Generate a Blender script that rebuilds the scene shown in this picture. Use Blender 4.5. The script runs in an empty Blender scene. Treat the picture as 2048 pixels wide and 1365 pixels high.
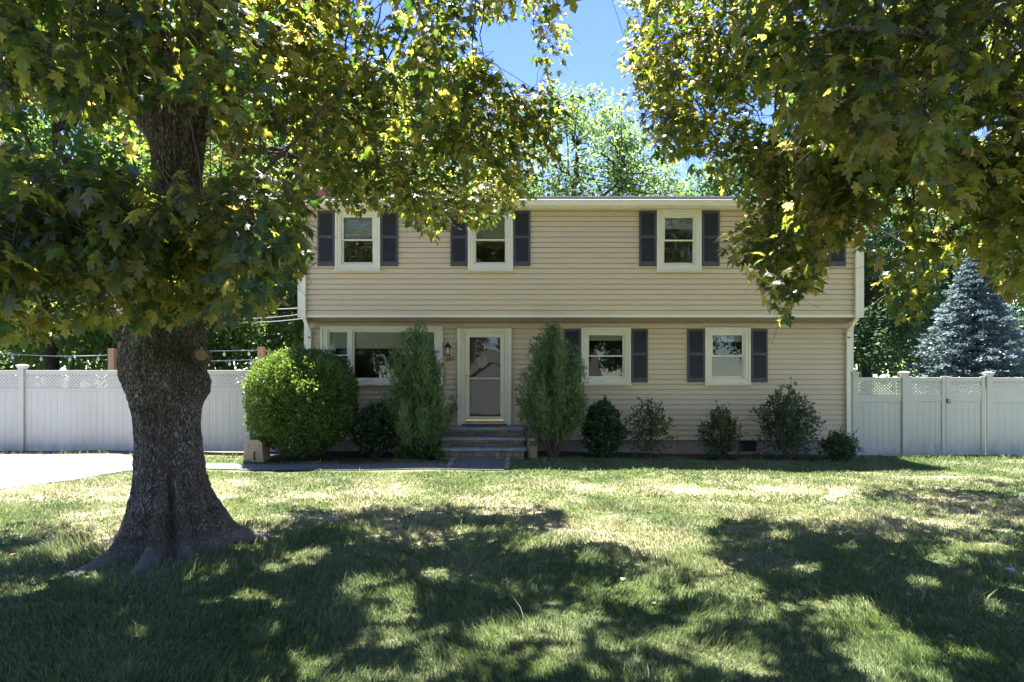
import bpy, math, random
import numpy as np
from mathutils import Vector, noise as mnoise
random.seed(7); rng = np.random.default_rng(7)
R = math.radians
sc = bpy.context.scene

# ---------------------------------------------------------------- camera, world, sun, exposure
H, CY, F, YH = 1.84, -15.2, 1322.0, 752.0          # eye height, camera y, focal length (px of a 2048 frame), horizon row
cam = bpy.data.objects.new("camera", bpy.data.cameras.new("camera"))
sc.collection.objects.link(cam); sc.camera = cam
cam.location = (0, CY, H); cam.rotation_euler = (R(90), 0, 0)
cam.data.sensor_width = 36; cam.data.lens = F / 2048 * 36
cam.data.shift_y = (YH - 682.5) / 2048
cam.data.clip_start = 0.1; cam.data.clip_end = 2000
SUNV = Vector((0.5, -1.8, -5.68)).normalized()
world = bpy.data.worlds.new("World"); sc.world = world; world.use_nodes = True
wn = world.node_tree.nodes; wl = world.node_tree.links
sky = wn.new("ShaderNodeTexSky"); sky.sky_type = 'NISHITA'; sky.sun_disc = False
sky.sun_elevation = math.asin(-SUNV.z); sky.sun_rotation = math.atan2(-SUNV.x, -SUNV.y)
sky.altitude = 0; sky.air_density = 0.8; sky.dust_density = 0.0; sky.ozone_density = 3.0
hs = wn.new("ShaderNodeHueSaturation"); hs.inputs["Saturation"].default_value = 1.16; hs.inputs["Hue"].default_value = 0.521
wl.new(sky.outputs[0], hs.inputs["Color"]); wl.new(hs.outputs[0], wn["Background"].inputs["Color"])
wn["Background"].inputs["Strength"].default_value = 0.066
sun = bpy.data.objects.new("sun", bpy.data.lights.new("sun", 'SUN'))
sc.collection.objects.link(sun); sun.location = (-5, 18, 57)
sun.rotation_euler = SUNV.to_track_quat('-Z', 'Y').to_euler()
sun.data.energy = 5.0; sun.data.angle = R(0.53); sun.data.color = (1.0, 0.95, 0.86)
sc.view_settings.view_transform = 'Standard'; sc.view_settings.look = 'None'
sc.view_settings.exposure = 2.72; sc.view_settings.gamma = 1
sc.cycles.max_bounces = 7; sc.cycles.diffuse_bounces = 4; sc.cycles.transparent_max_bounces = 12
sc.cycles.use_denoising = True; sc.cycles.sample_clamp_indirect = 6

# ---------------------------------------------------------------- helpers
ORG = {}
def link(o): sc.collection.objects.link(o); return o
def tag(o, label=None, cat=None, group=None, kind=None):
    if label: o['label'] = label
    if cat: o['category'] = cat
    if group: o['group'] = group
    if kind: o['kind'] = kind
    return o
def thing(name, loc, label, cat, group=None):
    o = link(bpy.data.objects.new(name, None)); o.location = loc; o.empty_display_size = 0.2
    ORG[o.name] = Vector(loc); return tag(o, label, cat, group)
def at(px, py, d):
    return Vector(((px - 1024) / F * d, CY + d, H - (py - YH) / F * d))
def finish(me, name, m, parent, smooth, origin):
    o = link(bpy.data.objects.new(name, me))
    if parent is not None:
        origin = ORG[parent.name]; o.parent = parent; o.location = (0, 0, 0)
    elif origin is not None: o.location = origin
    origin = Vector(origin) if origin is not None else Vector((0, 0, 0))
    if origin.length > 0:
        n = len(me.vertices); a = np.empty(n * 3, np.float32); me.vertices.foreach_get('co', a)
        a = a.reshape(-1, 3) - np.array(origin, np.float32); me.vertices.foreach_set('co', a.ravel())
    ORG[o.name] = origin
    for mm in (m if isinstance(m, (list, tuple)) else [m]): me.materials.append(mm)
    if smooth: me.polygons.foreach_set('use_smooth', [True] * len(me.polygons))
    me.update(); return o

class MB:
    def __init__(s): s.v = []; s.f = []; s.mi = []
    def quad(s, *p, mi=0):
        n = len(s.v); s.v += [tuple(q) for q in p]; s.f.append(tuple(range(n, n + len(p)))); s.mi.append(mi)
    def box(s, x0, x1, y0, y1, z0, z1, mi=0, bev=0.0):
        n = len(s.v)
        if bev > 0:                                   # chamfered along the front (-y) face
            b = min(bev, (x1 - x0) / 3, (z1 - z0) / 3)
            s.v += [(x0, y1, z0), (x1, y1, z0), (x1, y1, z1), (x0, y1, z1),
                    (x0, y0 + b, z0), (x1, y0 + b, z0), (x1, y0 + b, z1), (x0, y0 + b, z1),
                    (x0 + b, y0, z0 + b), (x1 - b, y0, z0 + b), (x1 - b, y0, z1 - b), (x0 + b, y0, z1 - b)]
            fs = [(0, 3, 2, 1), (8, 9, 10, 11)]
            for i in range(4):
                j = (i + 1) % 4; fs += [(i, j, 4 + j, 4 + i), (4 + i, 4 + j, 8 + j, 8 + i)]
        else:
            s.v += [(x0, y0, z0), (x1, y0, z0), (x1, y1, z0), (x0, y1, z0), (x0, y0, z1), (x1, y0, z1), (x1, y1, z1), (x0, y1, z1)]
            fs = [(0, 3, 2, 1), (4, 5, 6, 7), (0, 1, 5, 4), (1, 2, 6, 5), (2, 3, 7, 6), (3, 0, 4, 7)]
        s.f += [tuple(n + i for i in f) for f in fs]; s.mi += [mi] * len(fs); return s
    def frame(s, x0, x1, z0, z1, w, y0, y1, wb=None, wt=None, mi=0, bev=0.0):    # picture frame in the xz plane
        wb = w if wb is None else wb; wt = w if wt is None else wt
        s.box(x0, x0 + w, y0, y1, z0, z1, mi, bev); s.box(x1 - w, x1, y0, y1, z0, z1, mi, bev)
        s.box(x0 + w, x1 - w, y0 + .002, y1, z0, z0 + wb, mi, bev); s.box(x0 + w, x1 - w, y0 + .002, y1, z1 - wt, z1, mi, bev); return s
    def obox(s, p, ax, ay, az, mi=0):                  # oriented box, p centre, half axes
        n = len(s.v); p = Vector(p)
        for sz in (-1, 1):
            for sx, sy in ((-1, -1), (1, -1), (1, 1), (-1, 1)): s.v.append(tuple(p + ax * sx + ay * sy + az * sz))
        s.f += [tuple(n + i for i in f) for f in [(0, 3, 2, 1), (4, 5, 6, 7), (0, 1, 5, 4), (1, 2, 6, 5), (2, 3, 7, 6), (3, 0, 4, 7)]]; s.mi += [mi] * 6; return s
    def tube(s, pts, rad, k=8, cap=True, mi=0):
        pts = [Vector(p) for p in pts]; m = len(pts); n0 = len(s.v)
        rad = [rad] * m if not hasattr(rad, '__len__') else rad
        t = (pts[1] - pts[0]).normalized(); u = t.orthogonal().normalized()
        for i in range(m):
            t = (pts[min(i + 1, m - 1)] - pts[max(i - 1, 0)]).normalized()
            u = (u - t * u.dot(t)).normalized(); w = t.cross(u)
            for j in range(k):
                a = 2 * math.pi * j / k; s.v.append(tuple(pts[i] + (u * math.cos(a) + w * math.sin(a)) * rad[i]))
        for i in range(m - 1):
            for j in range(k):
                a = n0 + i * k + j; b = n0 + i * k + (j + 1) % k
                s.f.append((a, b, b + k, a + k)); s.mi.append(mi)
        if cap:
            s.f.append(tuple(n0 + j for j in range(k))[::-1]); s.f.append(tuple(n0 + (m - 1) * k + j for j in range(k))); s.mi += [mi, mi]
        return s
    def lathe(s, c, prof, k=16, mi=0):                 # prof: (r, z) from bottom
        n0 = len(s.v); c = Vector(c)
        for r, z in prof:
            for j in range(k):
                a = 2 * math.pi * (j + .5) / k; s.v.append((c.x + r * math.cos(a), c.y + r * math.sin(a), c.z + z))
        for i in range(len(prof) - 1):
            for j in range(k):
                a = n0 + i * k + j; b = n0 + i * k + (j + 1) % k; s.f.append((a, b, b + k, a + k)); s.mi.append(mi)
        s.f.append(tuple(n0 + j for j in range(k))[::-1]); s.f.append(tuple(n0 + (len(prof) - 1) * k + j for j in range(k))); s.mi += [mi, mi]; return s
    def build(s, name, m, parent=None, smooth=False, origin=None):
        me = bpy.data.meshes.new(name); me.from_pydata(s.v, [], s.f)
        if isinstance(m, (list, tuple)): me.polygons.foreach_set('material_index', s.mi)
        return finish(me, name, m, parent, smooth, origin)

def np_mesh(name, V, T, m, parent=None, smooth=False, origin=None, uv=None):
    """V (n,3) vertices, T (k,3) or (k,4) faces"""
    me = bpy.data.meshes.new(name); n = len(V); k, c = T.shape
    me.vertices.add(n); me.vertices.foreach_set('co', np.ascontiguousarray(V, np.float32).ravel())
    me.loops.add(k * c); me.loops.foreach_set('vertex_index', np.ascontiguousarray(T, np.int32).ravel())
    me.polygons.add(k); me.polygons.foreach_set('loop_start', np.arange(0, k * c, c, dtype=np.int32))
    me.update(calc_edges=True)
    if uv is not None:
        l = me.uv_layers.new(name='leaf'); l.data.foreach_set('uv', np.ascontiguousarray(uv[T.ravel()], np.float32).ravel())
    return finish(me, name, m, parent, smooth, origin)

# ---------------------------------------------------------------- materials
def newmat(name):
    m = bpy.data.materials.new(name); m.use_nodes = True; nt = m.node_tree
    return m, nt.nodes, nt.links, nt.nodes["Principled BSDF"]
def rgba(c): return (c[0], c[1], c[2], 1)
def ramp(N, stops, interp='LINEAR'):
    r = N.new("ShaderNodeValToRGB"); e = r.color_ramp.elements; r.color_ramp.interpolation = interp
    e[0].position, e[0].color = stops[0][0], rgba(stops[0][1]); e[1].position, e[1].color = stops[-1][0], rgba(stops[-1][1])
    for p, c in stops[1:-1]: x = e.new(p); x.color = rgba(c)
    return r
def mix(N, L, fac, a, b, mode='MIX'):
    x = N.new("ShaderNodeMix"); x.data_type = 'RGBA'; x.blend_type = mode
    for s, v in ((0, fac), (6, a), (7, b)):
        if hasattr(v, 'default_value') or hasattr(v, 'is_linked'): L.new(v, x.inputs[s])
        else: x.inputs[s].default_value = v if s == 0 else rgba(v)
    return x.outputs[2]
def nz(N, L, scale, det=4, rough=.55, vec=None, dist=0):
    n = N.new("ShaderNodeTexNoise"); n.inputs["Scale"].default_value = scale; n.inputs["Detail"].default_value = det
    n.inputs["Roughness"].default_value = rough; n.inputs["Distortion"].default_value = dist
    if vec is not None: L.new(vec, n.inputs["Vector"])
    return n.outputs["Fac"]
def pos(N, L, scale=(1, 1, 1)):
    g = N.new("ShaderNodeNewGeometry"); mp = N.new("ShaderNodeMapping"); mp.inputs["Scale"].default_value = scale
    L.new(g.outputs["Position"], mp.inputs["Vector"]); return mp.outputs[0]
def bump(N, L, B, h, strength=.4, dist=.01):
    b = N.new("ShaderNodeBump"); b.inputs["Strength"].default_value = strength; b.inputs["Distance"].default_value = dist
    L.new(h, b.inputs["Height"]); L.new(b.outputs[0], B.inputs["Normal"])
def mapr(N, L, v, a, b, c=0., d=1.):
    x = N.new("ShaderNodeMapRange"); L.new(v, x.inputs[0])
    for i, q in enumerate((a, b, c, d)): x.inputs[i + 1].default_value = q
    return x.outputs[0]
def simple(name, col, rough=.6, var=.12, sc_=6., metal=0., bmp=0., bsc=60., spec=.5, stretch=(1, 1, 1)):
    m, N, L, B = newmat(name); v = pos(N, L, stretch); f = nz(N, L, sc_, 5, .6, v)
    a = tuple(c * (1 - var) for c in col); b = tuple(min(1, c * (1 + var)) for c in col)
    r = ramp(N, [(.3, a), (.7, b)]); L.new(f, r.inputs[0]); L.new(r.outputs[0], B.inputs["Base Color"])
    B.inputs["Roughness"].default_value = rough; B.inputs["Metallic"].default_value = metal; B.inputs["Specular IOR Level"].default_value = spec
    if bmp: bump(N, L, B, nz(N, L, bsc, 5, .6, v), bmp, .005)
    return m
def leafmat(name, cols, tcols, tfac=.45, rough=.42, spec=.5, veins=False):
    m, N, L, B = newmat(name); g = N.new("ShaderNodeNewGeometry"); src = g.outputs["Random Per Island"]
    if veins:
        w = N.new("ShaderNodeMath"); w.operation = 'MULTIPLY_ADD'; L.new(src, w.inputs[0]); w.inputs[1].default_value = .74
        L.new(mapr(N, L, nz(N, L, .55, 3, .5, pos(N, L)), .35, .65, 0, .24), w.inputs[2]); src = w.outputs[0]
    r = ramp(N, cols); L.new(src, r.inputs[0])
    t = ramp(N, tcols); L.new(src, t.inputs[0])
    col, tc = r.outputs[0], t.outputs[0]
    if veins:                                          # pale veins raying out of the leaf base
        uv = N.new("ShaderNodeUVMap"); uv.uv_map = 'leaf'; sp = N.new("ShaderNodeSeparateXYZ"); L.new(uv.outputs[0], sp.inputs[0])
        at2 = N.new("ShaderNodeMath"); at2.operation = 'ARCTAN2'; L.new(sp.outputs[0], at2.inputs[0]); L.new(sp.outputs[1], at2.inputs[1])
        md = N.new("ShaderNodeMath"); md.operation = 'PINGPONG'; md.inputs[1].default_value = .39; L.new(at2.outputs[0], md.inputs[0])
        ln = mapr(N, L, md.outputs[0], 0.015, .05, .55, 0.)
        col = mix(N, L, ln, col, (.16, .2, .07)); tc = mix(N, L, ln, tc, (.1, .12, .02), 'MIX')
        bump(N, L, B, md.outputs[0], .25, .02)
    L.new(col, B.inputs["Base Color"])
    B.inputs["Roughness"].default_value = rough; B.inputs["Specular IOR Level"].default_value = spec
    T = N.new("ShaderNodeBsdfTranslucent"); L.new(tc, T.inputs[0])
    X = N.new("ShaderNodeMixShader"); X.inputs[0].default_value = tfac
    L.new(B.outputs[0], X.inputs[1]); L.new(T.outputs[0], X.inputs[2]); L.new(X.outputs[0], N["Material Output"].inputs[0]); return m

M = {}
M['trim'] = simple("cream_white_trim", (.68, .65, .56), .45, .04, 3)
M['vinyl'] = simple("white_vinyl", (.49, .485, .45), .4, .06, 1.2)
M['gutter'] = simple("white_gutter_metal", (.7, .68, .62), .35, .05, 3)
M['shutter'] = simple("slate_blue_shutter", (.05, .053, .068), .5, .2, 8)
M['found'] = simple("painted_foundation", (.27, .235, .2), .9, .15, 5, bmp=.3)
M['blind'] = simple("white_blind", (.6, .62, .58), .7, .05, 3)
M['dark'] = simple("dark_void", (.02, .02, .02), .8, .1)
M['room'] = simple("warm_room_wall", (.22, .17, .13), .9, .1, 1)
M['brass'] = simple("polished_brass", (.75, .62, .42), .25, .08, 5, 1.)
M['black'] = simple("black_iron", (.015, .015, .017), .4, .1, 5, .3)
M['steel'] = simple("brushed_steel", (.16, .15, .14), .4, .1, 8, .6)
M['blue'] = simple("bluestone_slab", (.19, .205, .235), .75, .25, 5, bmp=.3, bsc=40)
M['mortar'] = simple("dark_mortar", (.07, .065, .06), .95, .15, 20)
M['thresh'] = simple("redwood_threshold", (.16, .05, .03), .5, .2, 10)
M['mat'] = simple("grey_door_mat", (.07, .07, .09), .95, .3, 60)
M['oldwood'] = simple("weathered_post_wood", (.30, .235, .16), .9, .35, 12, bmp=.8, bsc=30, stretch=(6, 6, .6))
M['cedar'] = simple("cedar_post_wood", (.45, .25, .15), .8, .15, 8, bmp=.3, stretch=(6, 6, .6))
M['cable'] = simple("grey_cable", (.35, .37, .4), .5, .1)
M['tan'] = simple("tan_plastic", (.36, .29, .21), .55, .08, 4)
M['brick'] = simple("red_chimney_brick", (.28, .09, .06), .9, .25, 14, bmp=.4)
M['stem'] = simple("brown_stem", (.12, .085, .06), .9, .3, 20)
M['twig'] = simple("grey_brown_twig", (.085, .065, .05), .9, .3, 20)
M['greysiding'] = simple("grey_shingle_siding", (.22, .22, .24), .9, .12, 5)
M['greyroof'] = simple("brown_roof_shingle", (.075, .07, .07), .95, .3, 10)

def vinyl_mat():
    m, N, L, B = newmat("weathered_white_vinyl"); s_ = N.new("ShaderNodeSeparateXYZ"); L.new(pos(N, L), s_.inputs[0])
    c = ramp_out(N, L, nz(N, L, 1.1, 4, .6, pos(N, L, (1, 1, .35))), (.455, .45, .42), (.52, .515, .48))
    g = N.new("ShaderNodeMath"); g.operation = 'MULTIPLY'; L.new(mapr(N, L, s_.outputs[2], .5, .02, 0, .8), g.inputs[0]); L.new(mapr(N, L, nz(N, L, 5, 5, .7, pos(N, L, (1, 1, .5))), .4, .68, 0, 1), g.inputs[1])
    c = mix(N, L, g.outputs[0], c, (.22, .23, .15)); k = mapr(N, L, nz(N, L, 9, 6, .75, pos(N, L, (1, 1, .12))), .6, .75, 0, .25); c = mix(N, L, k, c, (.3, .3, .26))
    L.new(c, B.inputs["Base Color"]); B.inputs["Roughness"].default_value = .42; return m
def ramp_out(N, L, f, a, b, lo=.3, hi=.7):
    r = ramp(N, [(lo, a), (hi, b)]); L.new(f, r.inputs[0]); return r.outputs[0]
M['vinyl'] = vinyl_mat()
def siding_mat():
    m, N, L, B = newmat("beige_vinyl_siding")
    v = pos(N, L, (.22, 1, 7)); f = nz(N, L, 1.6, 5, .6, v); v2 = pos(N, L, (1, 1, 1)); g = nz(N, L, .5, 3, .5, v2)
    r = ramp(N, [(.3, (.53, .43, .315)), (.7, (.58, .47, .345))]); L.new(f, r.inputs[0])
    c = mix(N, L, mapr(N, L, g, .35, .65, 0, .35), r.outputs[0], (.52, .45, .34))
    L.new(c, B.inputs["Base Color"]); B.inputs["Roughness"].default_value = .55
    return m
M['siding'] = siding_mat(); M['joint'] = simple('siding_joint', (.26, .2, .15), .8, .1)
def shingle_mat():
    m, N, L, B = newmat("pale_asphalt_shingles"); b = N.new("ShaderNodeTexBrick"); L.new(pos(N, L, (1, 1, 1)), b.inputs[0])
    b.inputs["Scale"].default_value = 3; b.inputs["Color1"].default_value = (.3, .29, .29, 1); b.inputs["Color2"].default_value = (.4, .38, .37, 1)
    b.inputs["Mortar"].default_value = (.12, .12, .12, 1); L.new(b.outputs[0], B.inputs["Base Color"]); B.inputs["Roughness"].default_value = .95; return m
M['roof'] = shingle_mat()
def glass_mat(name, wav=0., tint=(.9, .95, .95)):
    m, N, L, B = newmat(name); N.remove(B)
    tr = N.new("ShaderNodeBsdfTransparent"); tr.inputs[0].default_value = rgba(tint)
    gl = N.new("ShaderNodeBsdfGlossy"); gl.inputs["Roughness"].default_value = .0; gl.inputs[0].default_value = (.95, 1, 1, 1)
    fr = N.new("ShaderNodeFresnel"); fr.inputs[0].default_value = 1.6
    if wav:
        b = N.new("ShaderNodeBump"); b.inputs["Strength"].default_value = 1; b.inputs["Distance"].default_value = wav
        L.new(nz(N, L, 2.3, 2, .5, pos(N, L, (1, 1, .7))), b.inputs["Height"]); L.new(b.outputs[0], gl.inputs["Normal"])
    X = N.new("ShaderNodeMixShader"); L.new(fr.outputs[0], X.inputs[0]); L.new(tr.outputs[0], X.inputs[1]); L.new(gl.outputs[0], X.inputs[2])
    L.new(X.outputs[0], N["Material Output"].inputs[0]); return m
M['glass'] = glass_mat("window_glass", .0006); M['doorglass'] = glass_mat("storm_door_glass", .0015)
def bulbmat():
    m, N, L, B = newmat("clear_bulb_glass"); B.inputs["Base Color"].default_value = (.8, .85, .85, 1); B.inputs["Roughness"].default_value = .1
    B.inputs["Alpha"].default_value = .6; return m
M['bulb'] = bulbmat()
def stone_mat():
    m, N, L, B = newmat("ledge_stone"); g = N.new("ShaderNodeNewGeometry")
    r = ramp(N, [(0, (.13, .13, .12)), (.25, (.2, .18, .15)), (.45, (.30, .24, .16)), (.65, (.14, .14, .14)), (.85, (.25, .18, .12)), (1, (.12, .13, .15))]); L.new(g.outputs["Random Per Island"], r.inputs[0])
    c = mix(N, L, .4, r.outputs[0], ramp_out(N, L, nz(N, L, 18, 6, .7, pos(N, L)), (.4, .4, .4), (1.3, 1.3, 1.3)), 'MULTIPLY')
    L.new(c, B.inputs["Base Color"]); B.inputs["Roughness"].default_value = .85; bump(N, L, B, nz(N, L, 30, 6, .7, pos(N, L)), .6, .01); return m
def ramp_out(N, L, f, a, b, lo=.3, hi=.7):
    r = ramp(N, [(lo, a), (hi, b)]); L.new(f, r.inputs[0]); return r.outputs[0]
M['stone'] = stone_mat()
def paver_mat():
    m, N, L, B = newmat("grey_pavers"); b = N.new("ShaderNodeTexBrick"); L.new(pos(N, L, (1, 1, 1)), b.inputs[0])
    b.inputs["Scale"].default_value = 1; b.inputs["Brick Width"].default_value = .42; b.inputs["Row Height"].default_value = .21
    b.inputs["Mortar Size"].default_value = .008; b.inputs["Color1"].default_value = (.10, .10, .105, 1); b.inputs["Color2"].default_value = (.145, .14, .14, 1)
    b.inputs["Mortar"].default_value = (.035, .035, .03, 1); L.new(b.outputs[0], B.inputs["Base Color"]); B.inputs["Roughness"].default_value = .85
    bump(N, L, B, b.outputs["Fac"], -.6, .01); return m
M['paver'] = paver_mat()
def drive_mat():
    m, N, L, B = newmat("worn_driveway"); f = nz(N, L, 1.6, 8, .7, pos(N, L)); g = nz(N, L, 90, 2, .6, pos(N, L))
    c = mix(N, L, .45, ramp_out(N, L, f, (.14, .14, .145), (.26, .255, .25)), ramp_out(N, L, g, (.14, .14, .14), (.36, .36, .35)))
    v = N.new("ShaderNodeTexVoronoi"); v.feature = 'DISTANCE_TO_EDGE'; v.inputs["Scale"].default_value = .55; w = N.new("ShaderNodeVectorMath"); w.operation = 'ADD'; L.new(pos(N, L), w.inputs[0])
    n2 = N.new("ShaderNodeTexNoise"); n2.inputs["Scale"].default_value = 3; n2.inputs["Detail"].default_value = 5; k = N.new("ShaderNodeVectorMath"); k.operation = 'SCALE'; k.inputs[3].default_value = .5; L.new(n2.outputs["Color"], k.inputs[0]); L.new(k.outputs[0], w.inputs[1]); L.new(w.outputs[0], v.inputs["Vector"])
    c = mix(N, L, mapr(N, L, v.outputs["Distance"], .004, .012, .85, 0), c, (.05, .05, .045))
    L.new(c, B.inputs["Base Color"]); B.inputs["Roughness"].default_value = .9; bump(N, L, B, g, .4, .004); return m
M['drive'] = drive_mat()
def mulch_mat():
    m, N, L, B = newmat("bark_mulch"); f = nz(N, L, 40, 6, .75, pos(N, L, (1, 1.4, 1)), 1.5)
    L.new(ramp_out(N, L, f, (.025, .018, .014), (.12, .085, .06), .35, .7), B.inputs["Base Color"]); B.inputs["Roughness"].default_value = .95
    bump(N, L, B, f, 1, .03); return m
M['mulch'] = mulch_mat()

def lawn_color(N, L):
    """green with straw-coloured dry patches; dry mostly in the open middle of the lawn"""
    p = pos(N, L, (1, 1, 0)); a = nz(N, L, .55, 5, .62, p, .4); b = nz(N, L, 3.2, 5, .65, p); s = N.new("ShaderNodeSeparateXYZ"); L.new(p, s.inputs[0])
    band = N.new("ShaderNodeMath"); band.operation = 'MULTIPLY'
    L.new(mapr(N, L, s.outputs[1], -9.5, -7, .15, 1), band.inputs[0]); L.new(mapr(N, L, s.outputs[1], -4.6, -2.9, 1, .25), band.inputs[1])
    ad = N.new("ShaderNodeMath"); ad.operation = 'MULTIPLY_ADD'; L.new(b, ad.inputs[0]); ad.inputs[1].default_value = .55; L.new(a, ad.inputs[2])
    m1 = mapr(N, L, ad.outputs[0], .66, .88, 0, 1); mm = N.new("ShaderNodeMath"); mm.operation = 'MULTIPLY'; L.new(m1, mm.inputs[0]); L.new(band.outputs[0], mm.inputs[1])
    return a, b, mm.outputs[0]
def ground_mat():
    m, N, L, B = newmat("lawn_soil_and_turf"); a, b, dry = lawn_color(N, L)
    f = nz(N, L, 45, 6, .7, pos(N, L)); g = nz(N, L, 160, 3, .7, pos(N, L))
    green = ramp_out(N, L, f, (.03, .045, .018), (.10, .135, .05)); green = mix(N, L, .35, green, ramp_out(N, L, g, (.02, .03, .012), (.12, .16, .06)))
    c = mix(N, L, dry, green, ramp_out(N, L, f, (.22, .18, .12), (.46, .40, .30)))
    s = N.new("ShaderNodeSeparateXYZ"); L.new(pos(N, L), s.inputs[0])
    # worn soil: strip along the left fence, round the maple, one dug spot on the right
    def spot(x, y, r0, r1, sx=1., sy=1.):
        vm = N.new("ShaderNodeVectorMath"); vm.operation = 'SUBTRACT'; L.new(pos(N, L, (1, 1, 0)), vm.inputs[0]); vm.inputs[1].default_value = (x, y, 0)
        v2 = N.new("ShaderNodeVectorMath"); v2.operation = 'MULTIPLY'; L.new(vm.outputs[0], v2.inputs[0]); v2.inputs[1].default_value = (sx, sy, 0)
        ln = N.new("ShaderNodeVectorMath"); ln.operation = 'LENGTH'; L.new(v2.outputs[0], ln.inputs[0])
        w = N.new("ShaderNodeMath"); w.operation = 'MULTIPLY_ADD'; L.new(b, w.inputs[0]); w.inputs[1].default_value = .9; L.new(ln.outputs[1], w.inputs[2])
        return mapr(N, L, w.outputs[0], r0 + .45, r1 + .45, 1, 0)
    soil = ramp_out(N, L, f, (.10, .075, .055), (.26, .21, .165))
    c = mix(N, L, spot(-3.6, -8.1, .35, .95), c, soil)
    c = mix(N, L, spot(-9, -.35, .5, .9, .18, 1.), c, soil)
    c = mix(N, L, spot(7.85, -3.25, .05, .35, .7, 1.6), c, (.36, .22, .15))
    c = mix(N, L, spot(3.3, -6.55, .02, .3, .7, 1.4), c, (.22, .16, .12))
    L.new(c, B.inputs["Base Color"]); B.inputs["Roughness"].default_value = .95; B.inputs["Specular IOR Level"].default_value = .1
    bump(N, L, B, f, .8, .03); return m
M['ground'] = ground_mat()
def blade_mat():
    m, N, L, B = newmat("grass_blades"); a, b, dry = lawn_color(N, L); g = N.new("ShaderNodeNewGeometry"); rd = g.outputs["Random Per Island"]
    r = ramp(N, [(0, (.06, .10, .035)), (.4, (.095, .15, .05)), (.8, (.15, .20, .08)), (.93, (.24, .25, .13)), (1, (.40, .36, .24))]); L.new(rd, r.inputs[0])
    d = ramp(N, [(0, (.14, .18, .07)), (.3, (.32, .29, .17)), (.7, (.50, .44, .31)), (1, (.62, .56, .44))]); L.new(rd, d.inputs[0])
    c = mix(N, L, dry, r.outputs[0], d.outputs[0]); c = mix(N, L, mapr(N, L, b, .35, .7, 0, .5), c, (.05, .1, .03))
    L.new(c, B.inputs["Base Color"]); B.inputs["Roughness"].default_value = .5; B.inputs["Specular IOR Level"].default_value = .35
    T = N.new("ShaderNodeBsdfTranslucent"); h = N.new("ShaderNodeHueSaturation"); h.inputs["Value"].default_value = 1.5; L.new(c, h.inputs["Color"]); L.new(mix(N, L, .4, h.outputs[0], (.25, .36, .06)), T.inputs[0])
    X = N.new("ShaderNodeMixShader"); X.inputs[0].default_value = .35
    L.new(B.outputs[0], X.inputs[1]); L.new(T.outputs[0], X.inputs[2]); L.new(X.outputs[0], N["Material Output"].inputs[0]); return m
M['blade'] = blade_mat()
def bark_mat(name, dark, mid, light, flecks=.5, moss=True):
    m, N, L, B = newmat(name); v = pos(N, L, (1, 1, .26)); vo = N.new("ShaderNodeTexVoronoi"); vo.feature = 'DISTANCE_TO_EDGE'; vo.inputs["Scale"].default_value = 46
    wv = N.new("ShaderNodeVectorMath"); wv.operation = 'ADD'; L.new(v, wv.inputs[0])
    nn = N.new("ShaderNodeTexNoise"); nn.inputs["Scale"].default_value = 9; nn.inputs["Detail"].default_value = 4; L.new(v, nn.inputs["Vector"])
    sc2 = N.new("ShaderNodeVectorMath"); sc2.operation = 'SCALE'; sc2.inputs[3].default_value = .16; L.new(nn.outputs["Color"], sc2.inputs[0]); L.new(sc2.outputs[0], wv.inputs[1]); L.new(wv.outputs[0], vo.inputs["Vector"])
    ridge = mapr(N, L, vo.outputs["Distance"], 0, .2, 0, 1)
    c = mix(N, L, ridge, dark, mid)
    big = nz(N, L, 2.6, 5, .65, pos(N, L)); fine = nz(N, L, 75, 5, .8, pos(N, L, (1, 1, .3))); med = nz(N, L, 16, 4, .7, pos(N, L, (1, 1, .4)))
    c = mix(N, L, mapr(N, L, med, .35, .65, .0, .55), c, dark)
    fl = N.new("ShaderNodeMath"); fl.operation = 'MULTIPLY'; L.new(mapr(N, L, big, .36, .6, .15, 1), fl.inputs[0]); L.new(mapr(N, L, fine, .49, .56, 0, flecks), fl.inputs[1])
    f2 = N.new("ShaderNodeMath"); f2.operation = 'MULTIPLY'; L.new(fl.outputs[0], f2.inputs[0]); L.new(mapr(N, L, ridge, 0, 1, .35, 1), f2.inputs[1])
    c = mix(N, L, f2.outputs[0], c, light)
    if moss:
        c = mix(N, L, mapr(N, L, nz(N, L, 1.3, 4, .6, pos(N, L, (1.4, 1, .6))), .52, .62, 0, .45), c, (.10, .11, .05))
        c = mix(N, L, mapr(N, L, nz(N, L, 1.1, 3, .6, pos(N, L, (2.2, 1, .8)), .3), .55, .45, 0, .35), c, (.16, .12, .09))
        s = N.new("ShaderNodeSeparateXYZ"); L.new(pos(N, L), s.inputs[0])
        k = N.new("ShaderNodeMath"); k.operation = 'MULTIPLY'; L.new(mapr(N, L, s.outputs[2], .9, .1, 0, 1), k.inputs[0]); L.new(mapr(N, L, big, .5, .6, 0, .7), k.inputs[1])
        c = mix(N, L, k.outputs[0], c, (.05, .058, .018))
        k2 = N.new("ShaderNodeMath"); k2.operation = 'MULTIPLY'; L.new(mapr(N, L, s.outputs[2], .2, .06, 0, .8), k2.inputs[0]); k2.inputs[1].default_value = 1
        c = mix(N, L, k2.outputs[0], c, (.34, .31, .29))
    L.new(c, B.inputs["Base Color"]); B.inputs["Roughness"].default_value = .9; B.inputs["Specular IOR Level"].default_value = .2
    ad = N.new("ShaderNodeMath"); ad.operation = 'MULTIPLY_ADD'; L.new(fine, ad.inputs[0]); ad.inputs[1].default_value = .5; L.new(ridge, ad.inputs[2])
    bump(N, L, B, ad.outputs[0], 1, .03); return m
M['bark'] = bark_mat("maple_bark", (.07, .055, .044), (.29, .24, .205), (.66, .63, .61), .85)
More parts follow.
